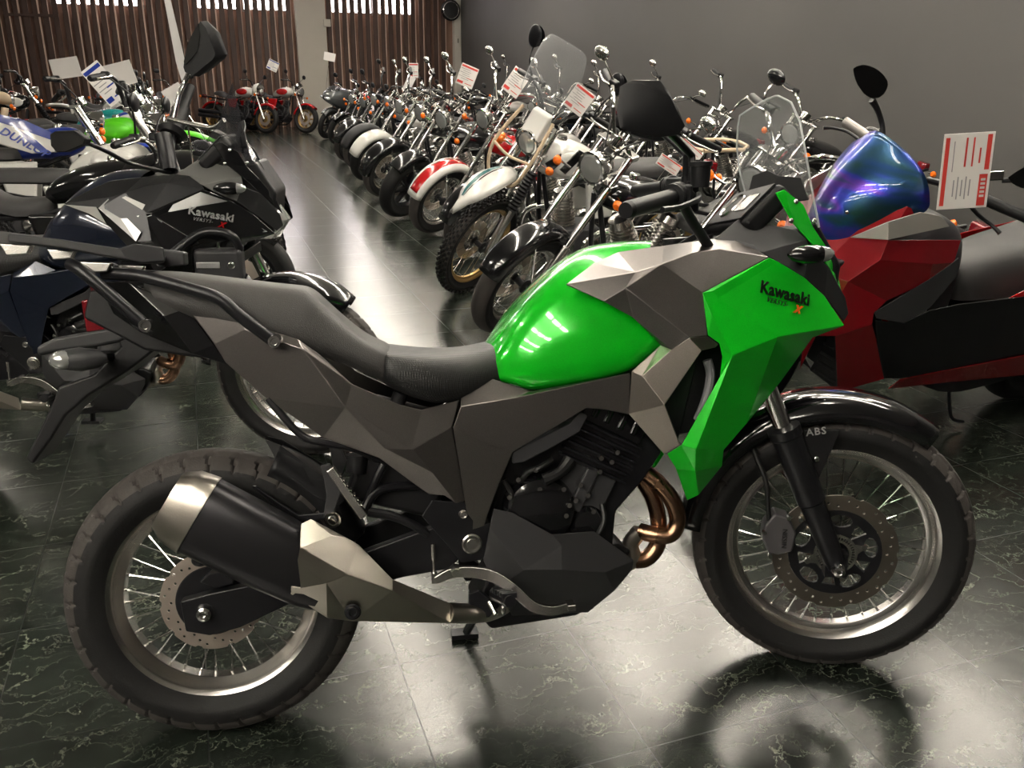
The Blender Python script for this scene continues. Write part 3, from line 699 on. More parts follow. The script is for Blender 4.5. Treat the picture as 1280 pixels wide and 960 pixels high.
    eng = e.build('engine', blackm, root, smooth=0, bevel=.006)
    # cylinder barrel fins follow the tilted axis
    c0 = L(705, 655, .09); c1 = L(762, 535, .09); ax = V3((c1.x-c0.x, 0, c1.z-c0.z)); ln = ax.length; ax.normalize(); pr = V3((ax.z, 0, -ax.x))
    R3 = Matrix((pr, V3((0, 1, 0)), ax)).transposed()
    m = MB()
    for k in range(6): m.box(V3((c0.x, 0, c0.z))+ax*(ln*(.60+.07*k)), (.165, .235, .006), R3)
    m.build('cooling_fins', blackm, eng, smooth=0, bevel=.0015)
    m = MB(); m.box(V3((c0.x, 0, c0.z))+ax*(ln*.38), (.125, .215, ln*.42), R3); m.box(V3((c0.x, 0, c0.z))+ax*(ln*.38)+pr*.0, (.03, .235, ln*.42), R3); m.build('cylinder_block', darkgrey, eng, smooth=0, bevel=.005)
    m = MB(); m.box(V3((c0.x, 0, c0.z))+ax*(ln*1.10), (.15, .21, .06), R3)
    for k in (-1.4, -.5, .5, 1.4): m.cyl(V3((c0.x, -.105, c0.z))+ax*(ln*1.03)+pr*(.035*k), V3((c0.x, -.105, c0.z))+ax*(ln*1.18)+pr*(.035*k), .008, n=10)
    m.build('cylinder_head', blackg, eng, smooth=0, bevel=.005)
    for sd in (1, -1):
        c = L(676, 640, .125); m = MB(); m.lathe([(0, .012), (.05, .010), (.072, .002), (.080, -.012), (.084, -.05)], (c.x, sd*c.y, c.z), (0, -sd, 0), 40)
        c = L(735, 655, .115); m.lathe([(0, .008), (.03, .006), (.040, -.006), (.042, -.04)], (c.x, sd*c.y, c.z), (0, -sd, 0), 28)
        m.build('crankcase_cover', blackg, eng)
    m = MB(); rnd = random.Random(3)
    for x, y in ((670, 588), (648, 600), (705, 612), (675, 612), (637, 622), (700, 640), (712, 632), (720, 626), (750, 590), (752, 573), (765, 578), (772, 566), (708, 645), (690, 660), (640, 655), (742, 640), (735, 620), (726, 607)):
        c = L(x, y, .135); m.cyl((c.x, c.y, c.z), (c.x, c.y+.03, c.z), .0055, n=8)
    m.build('engine_bolts', chrome, eng)
    m = MB()
    m.tube([L(690, 575, .12), L(674, 585, .13), L(660, 590, .12), L(650, 605, .11)], .007, 8, smooth=4); m.tube([L(680, 600, .13), L(700, 590, .13), L(712, 575, .12)], [.014, .012, .016], 10, smooth=3)
    m.tube([L(720, 690, .11), L(745, 670, .12), L(755, 650, .12), L(752, 630, .11)], .006, 8, smooth=4); m.tube([L(630, 600, .12), L(640, 620, .125), L(635, 645, .12)], .006, 8, smooth=4)
    m.build('engine_hoses', cabl, eng)
    # engine hanger
    m = prismpx([(640, 565), (660, 555), (712, 530), (725, 515), (735, 520), (725, 540), (690, 560), (655, 578), (641, 580)], .15, .135); m.build('engine_hanger', darkgrey, root, smooth=0, bevel=.003); mirror_mb(m).build('engine_hanger', darkgrey, root, smooth=0, bevel=.003)
    # belly guard
    Z = dict(a=(617, 636, .14), b=(641, 641, .14), c=(702, 682, .15), d=(690, 668, .145), e=(742, 664, .14), f=(792, 700, .12), g=(790, 712, .12), h=(768, 738, .10), i=(735, 765, .07), j=(640, 769, .07), k=(620, 735, .12), l=(604, 700, .13), m=(612, 660, .145), n=(655, 712, .165), o=(702, 712, .165), p=(755, 715, .145))
    pan('belly_guard', Z, ['a b m', 'm b d c n', 'm n k l', 'd e f p o c', 'c o n', 'f g h p', 'n o p h i j k'], C['belly'], bev=.003)
    m = MB().prism([(.56, .255), (.60, .20), (.80, .215), (.90, .30), (.93, .36), (.90, .38), (.6, .33)], -.07, .07); m.build('skid_plate', blackp, root, smooth=0, bevel=.008)
    # ---- exhaust
    m = MB()
    hp = [[(806, 590, .06), (822, 603, .07), (840, 625, .08), (847, 650, .08), (838, 668, .08), (818, 668, .07), (800, 664, .05)], [(800, 596, .03), (815, 620, .04), (823, 650, .045), (822, 680, .045), (808, 698, .045), (790, 700, .04)], [(838, 668, .08), (815, 660, .05), (797, 664, .03), (788, 680, .02), (780, 700, 0)]]
    for k, pts in enumerate(hp[:2]): MB().tube([L(*p) for p in pts], .0195 if k < 2 else .018, 16, smooth=6).build('exhaust_header', header, root)
    MB().tube([L(800, 664, .05), L(788, 680, .04), L(790, 700, .04), L(770, 705, .02), L(700, 730, .0), L(650, 745, .02), L(610, 765, .10), L(560, 766, .15)], [.0195, .02, .021, .021, .021, .021, .021, .022], 16, smooth=6).build('exhaust_pipe', brushed, root)
    # muffler : hexagonal can with rounded edges
    ra = L(226, 628, .17); rb = L(410, 722, .17); ra.y = rb.y = -.185
    d = (rb-ra); ln = d.length; d.normalize(); side = V3((0, -1, 0)); upv = d.cross(side)
    if upv.z < 0: upv = -upv
    M_ = Matrix.Identity(4)
    for i in range(3): M_[i][0] = d[i]; M_[i][1] = -side[i]; M_[i][2] = upv[i]; M_[i][3] = ra[i]
    def sec(x, h, w, dy=0, dz=0): # rounded hexagon section
        pts = []
        for k in range(24):
            a = 2*pi*k/24+.13; cx = abs(cos(a))**.62*math.copysign(1, cos(a)); sz = abs(sin(a))**.72*math.copysign(1, sin(a)); pts.append((x, w*cx+dy, h*sz+dz))
        return pts+[pts[0]]
    def canmb(ss):
        m = MB(M_); m.grid([sec(*q) for q in ss]); return m
    fh = .080
    mf = canmb([(.03, fh*.97, .052), (.04, fh, .055), (ln*.62, fh*.98, .055), (ln*.9, fh*.9, .052), (ln, fh*.8, .048)]).build('muffler', C['muffler'], root, smooth=25)
    canmb([(.045, fh*1.012, .0565), (.044, fh*1.03, .0585), (.005, fh*.96, .052), (-.022, fh*.74, .042), (-.022, fh*.45, .026), (.0, fh*.4, .024), (.0, .001, .001)]).build('end_cap', brushed, mf, smooth=25)
    # silver heat shield round the front of the can and down along the pipe
    Z = dict(a=(376, 655, .225), b=(388, 649, .19), c=(434, 673, .19), d=(448, 681, .195), e=(490, 724, .20), f=(562, 754, .165), g=(563, 779, .16), h=(440, 776, .20), i=(409, 772, .215), j=(363, 742, .232), k=(364, 732, .236), l=(376, 734, .240), m=(372, 700, .245), n=(375, 685, .25), o=(408, 728, .245), p=(434, 718, .24), q=(490, 738, .225), r=(415, 670, .205))
    pan('heat_shield', Z, ['a b r n', 'r c d p n', 'n p o m', 'm o l', 'l o i j k', 'd e q p', 'p q h o', 'o h i', 'e f g q', 'q g h', 'r b c'], C['shield'], th=.004, bev=.004, both=False)
    c = L(441, 765, .222); MB().lathe([(0, .001), (.007, .001), (.008, .006), (.011, .006), (.013, .001), (.017, 0)], c, (0, -1, 0), 20).build('shield_bolt', blackm, root)
    # hugger
    m = MB(W0)
    rows = []
    for k in range(22):
        an = radians(20+ (64-20)*k/21); 
        rows.append([(.345*q*cos(an), y, .345*q*sin(an)) for q, y in ((.86, -.075), (.95, -.072), (1, -.05), (1.01, 0), (1, .05), (.95, .072), (.86, .075))])
    m.grid(rows); m.build('rear_hugger', blackp, root, smooth=60, solid=.004)
    Z = dict(a=(331, 549, .02), b=(350, 556, .03), c=(410, 600, .06), d=(432, 625, .07), e=(425, 632, .08), f=(395, 622, .08), g=(365, 600, .075), h=(345, 575, .05))
    pan('rear_hugger_side', Z, ['a b h', 'b c g h', 'c d e f g'], blackp)
    Z = dict(a=(315, 607, .10), b=(320, 607, .1), c=(345, 625, .105), d=(374, 643, .11), e=(412, 640, .12), f=(412, 648, .12), g=(370, 652, .11), h=(335, 625, .10))
    pan('hugger_arm', Z, ['a b c h', 'c d g h', 'd e f g'], blackm, th=.008)
    # passenger peg bracket
    m = prismpx([(400, 583), (412, 580), (420, 592), (428, 610), (418, 640), (425, 655), (412, 660), (404, 645), (408, 620), (405, 600)], .14, .125); m.build('peg_bracket', darkgrey, root, smooth=0, bevel=.003); mirror_mb(m).build('peg_bracket', darkgrey, root, smooth=0, bevel=.003)
    m = MB(); a1 = L(412, 585, .16); a2 = L(455, 645, .17); dd = (a2-a1).normalized(); up = dd.cross(V3((0, 1, 0)))
    R3 = Matrix((dd, V3((0, 1, 0)), up)).transposed(); m.box((a1+a2)/2, ((a2-a1).length, .026, .018), R3)
    for k in range(7): m.box(a1+dd*((a2-a1).length*(.2+.1*k))+up*.010-V3((0, .005, 0)), (.006, .03, .006), R3)
    m.build('passenger_peg', alu, root, smooth=0, bevel=.003); mirror_mb(m).build('passenger_peg', alu, root, smooth=0, bevel=.003)
    c = L(416, 650, .15); m = MB(); m.lathe([(0, .003), (.008, .003), (.010, .0), (.017, .001), (.019, -.006)], c, (0, -1, 0), 20); m.build('bracket_bolt', chrome, root)
    # sub-frame tubes
    for pts, r in (([(335, 498, .12), (375, 543, .125), (405, 553, .125), (440, 560, .12), (475, 575, .1)], .008), ([(480, 580, .10), (470, 600, .1), (455, 640, .1)], .009), ([(455, 640, .11), (470, 615, .1), (500, 608, .09), (545, 608, .07)], .010), ([(460, 640, .11), (490, 645, .11), (515, 655, .11), (535, 668, .11)], .010)):
        m = MB().tube([L(*p) for p in pts], r, 10, smooth=4); m.build('frame_tube', C['tube'], root); mirror_mb(m).build('frame_tube', C['tube'], root)
    m = MB(); m.tube([(.34, 0, .52), (.42, 0, .74)], .018, 12)
    for k in range(9): m.lathe([(.026, -.004), (.032, 0), (.026, .004)], V3((.34, 0, .52))+V3((.08, 0, .22))*(.1+.09*k), (.08, 0, .22), 20, close=True)
    m.build('rear_shock', darkgrey, root)
    m = MB().box((.42, 0, .60), (.20, .16, .22), Matrix.Rotation(.3, 3, 'Y')); m.build('battery_box', blackp, root, smooth=0, bevel=.012)
    m = MB(); m.cyl(L(445, 590, .08), L(447, 570, .08), .022); m.cyl(L(447, 572, .08), L(447, 568, .08), .025); m.build('brake_fluid_reservoir', blackp, root)
    # brake pedal
    bp = MB(); pts = [L(*p) for p in ((545, 725, .15), (570, 715, .155), (610, 718, .17), (640, 735, .185), (665, 757, .195), (690, 763, .20), (714, 757, .20))]
    rows = []
    q = []
    for i in range(len(pts)-1):
        for k in range(4):
            p0 = pts[max(i-1, 0)]; p1 = pts[i]; p2 = pts[i+1]; p3 = pts[min(i+2, len(pts)-1)]; t = k/4
            q.append(.5*((2*p1)+(p2-p0)*t+(2*p0-5*p1+4*p2-p3)*t*t+(3*p1-p0-3*p2+p3)*t**3))
    q.append(pts[-1])
    for i, p in enumerate(q):
        tg = (q[min(i+1, len(q)-1)]-q[max(i-1, 0)]).normalized(); nn = tg.cross(V3((0, 1, 0))).normalized(); f = i/len(q); hh = .011*(1-.35*f)*(0.8+.5*sin(min(1, f*2.5)*pi/2)); ww = .006
        rows.append([p+nn*hh+V3((0, ww, 0)), p+nn*hh-V3((0, ww, 0)), p-nn*hh-V3((0, ww, 0)), p-nn*hh+V3((0, ww, 0)), p+nn*hh+V3((0, ww, 0))])
    bp.grid(rows); bp.box(L(713, 757, .205), (.018, .035, .014)); ped = bp.build('brake_pedal', alu, root, smooth=0, bevel=.002)
    c = L(570, 716, .17); MB().lathe([(0, .004), (.009, .004), (.011, 0), (.012, -.03)], c, (0, -1, 0), 6).build('pivot_bolt', alu, ped)
    m = MB(); m.tube([L(541, 680, .135), L(542, 700, .14)], .006, 8); m.tube([L(542, 700, .14), L(543, 726, .145)], .0035, 8); m.box(L(543, 722, .148), (.012, .014, .022)); m.build('master_cylinder_rod', alu, ped)
    # footpeg and stand foot
    for sd in (1, -1):
        a1 = L(620, 742, .14); a2 = L(638, 752, .24); m = MB()
        X2 = Matrix.Scale(1, 4) if sd == 1 else Matrix.Scale(-1, 4, V3((0, 1, 0)))
        m = MB(X2); m.tube([a1, a2], [.017, .014], 10); 
        for k in range(5): m.box(a1.lerp(a2, .3+.16*k)+V3((0, 0, .012)), (.032, .006, .012))
        pg = m.build('footpeg', blackm, root, smooth=0, bevel=.002)
        m = MB(X2); c = L(629, 762, .2); m.ell(c, (.006, .006, .012), 10, 8); m.tube([L(612, 752, .14), L(620, 768, .16)], .006, 8); m.build('peg_feeler', chrome, pg)
        m = MB(X2); m.prism([(v.x, v.z) for v in [L(x, y, .13) for x, y in ((586, 742), (598, 738), (612, 748), (625, 758), (612, 772), (596, 774), (586, 760))]], -.13, -.115); m.build('peg_mount', blackm, root, smooth=0, bevel=.003)
    m = MB(); m.tube([(.62, .12, .30), (.60, .18, .16), (.57, .235, .02+.055)], .011, 10, smooth=4); m.box((.565, .245, .066), (.07, .05, .012)); m.build('side_stand', blackm, root)
    # ---- nose
    Z = dict(a=(892, 300, .125), b=(925, 272, .09), c=(965, 282, .11), d=(995, 288, .125), e=(1008, 300, .13), f=(1014, 322, .14), g=(1005, 347, .15), h=(972, 327, .168), i=(952, 316, .165), j=(930, 308, .14))
    pan('inner_cowl', Z, ['a b c j', 'c d e i j', 'e f g h i'], C['inner'], bev=.003)
    Z = dict(f=(1012, 318, .142), m=(1034, 332, .12), n=(1056, 372, .10), o=(1060, 392, .10), d=(1054, 402, .115), k=(1030, 370, .145), g=(1005, 347, .155))
    pan('nose_side', Z, ['f m k g', 'm n o d k'], blackp)
    Z = dict(a=(969, 241, .14), b=(980, 237, .135), c=(1004, 256, .125), d=(1016, 284, .12), e=(1032, 308, .11), f=(1048, 350, .085), g=(1053, 372, .08), h=(1036, 335, .12), i=(1015, 305, .135), j=(990, 278, .145))
    pan('nose_wing', Z, ['a b j', 'b c d j', 'j d e i', 'i e f h', 'h f g'], C['fairing'], bev=.002)
    m = MB(); 
    for x, y, t in ((995, 252, .137), (989, 276, .150), (1018, 276, .127)): c = L(x, y, t); m.ell(c, (.006, .004, .006), 10, 8)
    m.build('screen_bolt', chrome, root)
    # headlight and nose face
    m = MB(); rows = []
    for k in range(9):
        z = .84+.24*k/8; w_ = .075+.03*sin(pi*min(1, k/6)); x = 1.44-.02*abs(k-2)-.012*max(0, k-4)
        rows.append([(x-.09*abs(u)**2.2, u*w_, z) for u in (-1, -.75, -.5, -.25, 0, .25, .5, .75, 1)])
    m.grid(rows).build('headlight', whitelens, root, smooth=60, solid=.01)
    m = MB().prism([(1.25, .84), (1.40, .86), (1.42, 1.0), (1.36, 1.10), (1.20, 1.05)], -.10, .10, 1); m.build('headlight_shell', blackp, root, smooth=0, bevel=.01)
    # indicators
    for sd in (1, -1):
        X2 = Matrix.Identity(4) if sd == 1 else Matrix.Scale(-1, 4, V3((0, 1, 0)))
        cN = L(1008, 318, .20); m = MB(X2)
        rows = []
        for k, (dx, w_, h_) in enumerate(((-.042, .003, .003), (-.03, .016, .014), (-.005, .022, .020), (.02, .022, .020), (.034, .016, .018))):
            rows.append([(cN.x+dx, cN.y+w_*cos(2*pi*q/12), cN.z+h_*sin(2*pi*q/12)) for q in range(13)])
        m.grid(rows); o = m.build('front_indicator', blackg, root)
        rows = [[(cN.x+dx, cN.y+w_*cos(2*pi*q/12), cN.z+h_*sin(2*pi*q/12)) for q in range(13)] for dx, w_, h_ in ((.034, .016, .018), (.05, .014, .015), (.06, .008, .008), (.063, .001, .001))]
        MB(X2).grid(rows).build('lens', whitelens, o)
        MB(X2).tube([(cN.x, cN.y+.01, cN.z), (cN.x+.02, cN.y+.08, cN.z-.02)], .011, 8).build('stalk', blackp, o)
    # gauge
    c = L(933, 268, .0); R3 = Matrix.Rotation(-.75, 3, 'Y')
    m = MB(); m.box(c, (.13, .24, .05), R3); g = m.build('instrument_cluster', blackp, root, smooth=0, bevel=.016)
    m = MB(); m.box(c+R3@V3((0, 0, .027)), (.11, .21, .006), R3); m.build('dial_glass', blackp, g, smooth=0, bevel=.002)
    m = MB(); m.lathe([(.032, 0), (.036, .004), (.038, 0)], c+R3@V3((.0, .03, .031)), R3@V3((0, 0, 1)), 32, close=True); m.box(c+R3@V3((0, -.05, .031)), (.05, .06, .002), R3); m.build('dial_ring', alu, g, smooth=0)
    # screen backing and clear screen
    Z = dict(a=(934, 249, -.07), b=(941, 220, -.07), c=(960, 213, -.04), d=(975, 220, .0), e=(1001, 222, .08), f=(1012, 250, .10), g=(985, 254, .06), h=(955, 250, 0.0))
    pan('screen_mount', Z, ['a b c d h', 'd e f g h'], blackp, both=False, th=.006)
    # screen surface: columns across, rows up
    near = [L(1024, 284, .145), L(1013, 225, .165), L(1006, 185, .17), L(1000, 152, .165), L(989, 128, .14)]
    top = L(960, 103, .0)
    rows = []
    for k, p in enumerate(near):
        r = []
        for u in (-1, -.85, -.5, 0, .5, .85, 1):
            y = abs(p.y)*u; x = p.x+.035*(1-u*u)*(1 if k < 4 else .6); z = p.z+(.0 if k < 3 else (.012 if k == 3 else .022))*(1-u*u)
            r.append((x, y, z))
        rows.append(r)
    tp = near[-1]; rows.append([(tp.x-.010+.02*(1-u*u), .105*u, tp.z+.020+.016*(1-u*u)) for u in (-1, -.85, -.5, 0, .5, .85, 1)])
    if bars:
        sc = MB().grid(rows).build('windscreen', screen, root, smooth=180, sub=1, solid=.003)
        edge = [r[-1] for r in rows]+[rows[-1][k] for k in range(5, -1, -1)]+[r[0] for r in reversed(rows[:-1])]
        MB().tube(edge, .0022, 6).build('screen_edge', screen_edge, sc)
    # ---- handlebar (steered)
    SM = G.M.inverted() @ GS.M; Wi = W @ SM.inverted()   # from green-steered to this machine
    H = lambda x, y, t: GS.L(x, y, t)
    gi = H(845, 247, .27); go = H(784, 263, .37)
    for sd in ((-1, 1) if bars else ()):
        X2 = W if sd == -1 else W @ Matrix.Scale(-1, 4, V3((0, 1, 0)))
        gi = GS.M.inverted() @ (GO.M @ L(842, 246, .27)); go = GS.M.inverted() @ (GO.M @ L(786, 262, .385))
        ctr = a+axd*.72+V3((0, -.04, .03))
        m = MB(X2); m.tube([ctr, ctr+V3((-.02, -.06, .015)), gi.lerp(ctr, .35), gi, go], .011, 12, smooth=4); hb = m.build('handlebar', blackm, root)
        d = (go-gi).normalized()
        m = MB(X2); m.tube([gi, gi+d*.006, gi+d*.007, go, go+d*.001], [.026, .026, .0165, .0165, .015], 16); m.tube([go, go+d*.012], [.017, .015], 14); m.build('grip', blackp, hb)
        m = MB(X2); m.box(gi-d*.03, (.045, .05, .04)); m.tube([gi-d*.028, gi-d*.004], .027, 16); sw = m.build('switch_housing', blackp, hb, smooth=0, bevel=.005)
        m = MB(X2); p0 = gi-d*.03+V3((.035, 0, .0)); m.tube([p0, p0+d*.05+V3((.02, 0, -.004)), p0+d*.12+V3((.018, 0, -.008)), p0+d*.17+V3((.01, 0, -.006))], [.006, .0065, .005, .006], 8, smooth=4); m.build('lever', blackm, hb)
        m = MB(X2); m.tube([gi-d*.07+V3((.02, 0, .01)), gi-d*.07+V3((.02, 0, .05)), gi-d*.07+V3((.02, 0, .051)), gi-d*.07+V3((.02, 0, .060))], [.019, .021, .024, .024], 18); m.build('reservoir', blackp, hb)
        # mirror : stem and shaped housing
        mb_ = GS.M.inverted() @ (GO.M @ L(866, 245, .20)); mm_ = GS.M.inverted() @ (GO.M @ L(865, 195, .20)); mt_ = GS.M.inverted() @ (GO.M @ L(832, 160, .26))
        m = MB(X2); m.tube([gi-d*.06, mb_, mm_, mt_], [.011, .010, .0075, .008], 10); m.tube([mb_+V3((0, 0, -.03)), mb_+V3((0, 0, .03))], .013, 12); mi = m.build('mirror_stem', blackm, hb)
        fr = GS.M.inverted() @ GO.M
        out = [(775, 108), (784, 104), (803, 104), (815, 118), (832, 150), (840, 170), (824, 172), (800, 168), (775, 160), (771, 140)]
        f0 = [fr @ L(x, y, .32) for x, y in out]; cen = sum(f0, V3())/len(f0)
        back = [cen+(p-cen)*1.0 for p in f0]
        # the glass faces the rider (rear); housing bulges forward
        m = MB(X2); dirf = V3((.036, .0, .012))
        rows = [[p for p in f0], [cen+(p-cen)*1.03+dirf*.3 for p in f0], [cen+(p-cen)*.85+dirf*.9 for p in f0], [cen+(p-cen)*.3+dirf*1.3 for p in f0]]
        yaw = Matrix.Rotation(radians(62), 3, 'Z')
        def turn(p): q = p-cen; return cen+V3((q.x*.45+ (p-cen).dot(V3((0,0,0))), q.x*-.95+q.y, q.z)) if 0 else p
        rows = [r+[r[0]] for r in rows]; m.grid(rows); n0 = len(m.v); m.F(*[n0-11+k for k in range(10)])
        ms = m.build('mirror', blackp, hb, smooth=30)
        m = MB(X2); gl = [m.P(cen+(p-cen)*.93+dirf*.05) for p in f0]; m.F(*gl); m.build('glass', mirrorg if not main else blackg, ms, smooth=0)
    return fw, L
GC = dict(rim=alu, fender=blackg, bracket=blackp, tank=green, shroud=greym, inner=darkgrey, scoop=pbr('warm_silver_plastic', (.30, .27, .24), .28, metal=.92, flake=.2), fairing=green, cover=greym, plate=blackm, cowl=greym, pseat=pbr('grey_black_vinyl', (.040, .038, .036), .48, bump=.5, bscale=600), rack=darkgrey, belly=pbr('belly_grey', (.05, .05, .052), .35, metal=.4), muffler=pbr('satin_black_muffler', (.035, .034, .037), .32, metal=.7), shield=brushed, tube=blackm)
R1 = empty('motorcycle', GO.M, 'bright green and graphite adventure motorcycle parked side on in the foreground', 'motorcycle', None)
fw1, L1 = adventure_bike(R1, -.34236, GC, True)
def decals(root, L, k1, k2, kx):
    o0 = L(949, 365, .234); o1 = L(1010, 382, .192); uy = L(951, 352, .228)-L(949, 363, .232)
    nrm = (o1-o0).cross(uy).normalized()*.002
    text_mesh('Kawasaki', .036, k1, basis(o0+nrm, o1-o0, uy), root, name='fairing_lettering', bold=.0011, space=1.06, label='maker lettering on the fairing')
    o0 = L(957, 377, .236); o1 = L(1004, 389, .20)
    text_mesh('VERSYS-', .0155, k2, basis(o0+nrm, o1-o0, uy), root, name='model_lettering', shear=.35, space=1.15)
    o2 = L(992, 390, .212)
    text_mesh('X', .022, kx, basis(o2+nrm, o1-o0, uy), root, name='model_mark', shear=.45, bold=.0015, label='orange model mark')
decals(R1, L1, ink, ink, orange)
# ------------------------------------------------------------------ the black sister machine behind
BC = dict(rim=alu, fender=blackg, bracket=blackp, tank=bluep, shroud=pbr('black_metallic_plastic', (.022, .022, .024), .28, metal=.5), inner=pbr('mid_grey_vinyl', (.10, .10, .095), .5), scoop=blackg, fairing=blackg, cover=bluep, plate=blackm, cowl=bluep, pseat=seatm, rack=blackm, belly=darkgrey, muffler=brushed, shield=brushed, tube=blackm, clear=0)
GB = leaned(-1.105, 3.474, -.266, .033, .002)
R2 = empty('motorcycle', GB.M, 'black adventure motorcycle with silver graphics and red X mark behind the green one, left', 'motorcycle')
fw2, L2 = adventure_bike(R2, -.25, BC, False, bars=False)
decals(R2, L1, silver, silver, red)
LB = GB.L
Z = dict(a=(760, 375, .192), b=(800, 395, .207), c=(858, 421, .2555), d=(880, 380, .244), e=(868, 350, .228), f=(800, 352, .214))
Zs = dict(a=(291, 103, -.02), b=(299, 140, .02), c=(304, 168, .05), d=(330, 212, .06), e=(322, 222, .09), f=(285, 192, .10), g=(258, 176, .06), h=(276, 150, .02), i=(284, 122, .0))
msc = MB(); ixs = {k: msc.P(LB(*v)) for k, v in Zs.items()}
for fc in ('a b i', 'i b c h', 'h c f g', 'c d e f'): msc.F(*[ixs[k] for k in fc.split()])
msc.build('windscreen', smoke, R2, smooth=0, solid=.005)
# silver graphics on the shroud and the fairing
def decal_strip(pts, mat, lift=.004):
    m = MB(); ix = [m.P(L1(x, y, t)+V3((0, -lift, 0))) for x, y, t in pts]; m.F(*ix); return m.build('graphic', mat, R2, smooth=0, solid=.0008)
decal_strip([(795, 343, .199), (783, 360, .219), (860, 420, .258), (868, 402, .250)], silver)
decal_strip([(712, 357, .190), (757, 372, .200), (790, 392, .208), (778, 358, .216)], white)
decal_strip([(800, 350, .202), (830, 336, .205), (872, 350, .226), (860, 374, .234)], white)
decal_strip([(880, 372, .247), (960, 326, .194), (998, 344, .176), (960, 352, .206)], silver)
decal_strip([(975, 412, .225), (1046, 402, .135), (1010, 372, .17), (1030, 395, .15)], silver)
decal_strip([(899, 375, .247), (928, 397, .238), (968, 420, .224), (925, 408, .238)], silver)
def tb(pts, r, name, mat, par, n=12, sm=4):
    return MB().tube([LB(*p) if len(p) == 3 else p for p in pts], r, n, smooth=sm).build(name, mat, par)
hb = tb([(250, 297, .20), (236, 262, .08), (224, 222, .0), (214, 190, -.08), (217, 165, -.18)], .013, 'handlebar', blackm, R2)
g = LB(250, 298, .20); e = LB(194, 334, .34); MB().tube([g, g.lerp(e, .02), e], [.020, .019, .018], 16).build('grip', blackp, hb)
g = LB(214, 170, -.16); e = LB(238, 108, -.30); d = e-g
MB().tube([g, g+d*.08, g+d*.1, g+d*.55, g+d*.56, e], [.040, .052, .034, .030, .022, .018], 20).build('grip', blackp, hb)
c = LB(242, 266, .16); m = MB(); m.box(c, (.095, .07, .11)); sw = m.build('switch_housing', blackp, hb, smooth=0, bevel=.008)
m = MB()
for k in range(3): m.box((c.x+.004, c.y-.037, c.z+.03-.02*k), (.012, .004, .006))
m.lathe([(.012, 0), (.020, 0), (.020, .003), (.012, .003)], (c.x-.018, c.y-.036, c.z-.06), (0, -1, 0), 20, close=True); m.build('switch_marks', white, sw)
tb([(195, 334, .30), (222, 312, .28), (250, 292, .26), (275, 290, .26), (292, 297, .26), (300, 312, .24)], .014, 'engine_guard', blackm, R2)
c = LB(275, 330, .24); m = MB(); m.box(c, (.155, .06, .105)); fl = m.build('fog_lamp', darkgrey, R2, smooth=0, bevel=.016)
m = MB(); m.box((c.x-.03, c.y-.032, c.z+.002), (.075, .004, .020)); m.build('label', silver, fl, smooth=0, bevel=.002)
m = MB(); m.lathe([(0, .004), (.008, .004), (.012, 0)], (c.x+.042, c.y-.030, c.z), (0, -1, 0), 16); m.cyl((c.x-.0, c.y, c.z+.052), (c.x, c.y, c.z+.07), .006); m.build('bolt', chrome, fl)
# big left mirror, glass towards the rider
out = [(255, 27), (262, 35), (274, 68), (270, 75), (245, 95), (236, 90), (234, 84), (238, 60), (246, 42)]
f0 = [LB(x, y, -.20) for x, y in out]; cen = sum(f0, V3())/len(f0)
nrm = V3((.25, .10, 0))
glass_ = [LB(x, y, -.20)+V3((-.014, -.011, 0)) for x, y in ((254, 30), (256, 44), (253, 64), (238, 82), (236, 78), (240, 58), (247, 42))]
dirf = V3((.045, .028, .0))
rows = [[p-dirf*.25 for p in f0], [cen+(p-cen)*1.03+dirf*.2 for p in f0], [cen+(p-cen)*.8+dirf*.8 for p in f0], [cen+(p-cen)*.3+dirf*1.0 for p in f0]]
m = MB(); m.grid([r+[r[0]] for r in rows]); m.F(*range(9)); m.F(*[len(m.v)-10+k for k in range(9)]); mi = m.build('mirror', blackp, hb, smooth=30)
m = MB(); ix = [m.P(p) for p in glass_]; m.F(*ix); m.build('glass', mirrorg, mi, smooth=0, solid=.003)
tb([(236, 92, -.20), (230, 105, -.20), (224, 118, -.18), (217, 150, -.16)], .009, 'mirror_stem', chrome, hb)
out2 = [(64, 168), (70, 164), (94, 163), (110, 174), (108, 180), (84, 190), (72, 190), (65, 182)]
f2 = [LB(x, y, .26) for x, y in out2]; c2_ = sum(f2, V3())/len(f2); d2 = V3((.015, .035, 0))
m = MB(); m.grid([r+[r[0]] for r in ([p-d2*.1 for p in f2], [c2_+(p-c2_)*1.04+d2*.3 for p in f2], [c2_+(p-c2_)*.6+d2 for p in f2])]); m.F(*range(8)); m.F(*[len(m.v)-9+k for k in range(8)]); mi2 = m.build('mirror', blackp, hb, smooth=30)
m = MB(); m.F(*[m.P(c2_+(p-c2_)*.92-d2*.18) for p in f2]); m.build('glass', mirrorg, mi2, smooth=0, solid=.002)
tb([(108, 178, .25), (135, 190, .2), (165, 205, .1), (214, 216, 0)], .007, 'mirror_stem', blackm, hb)
tb([(210, 148, -.1), (262, 160, -.05), (280, 150, .0)], .008, 'lever', alu, hb)
tb([(203, 168, -.05), (208, 190, -.03), (212, 214, 0)], .028, 'steering_stem', blackm, R2)

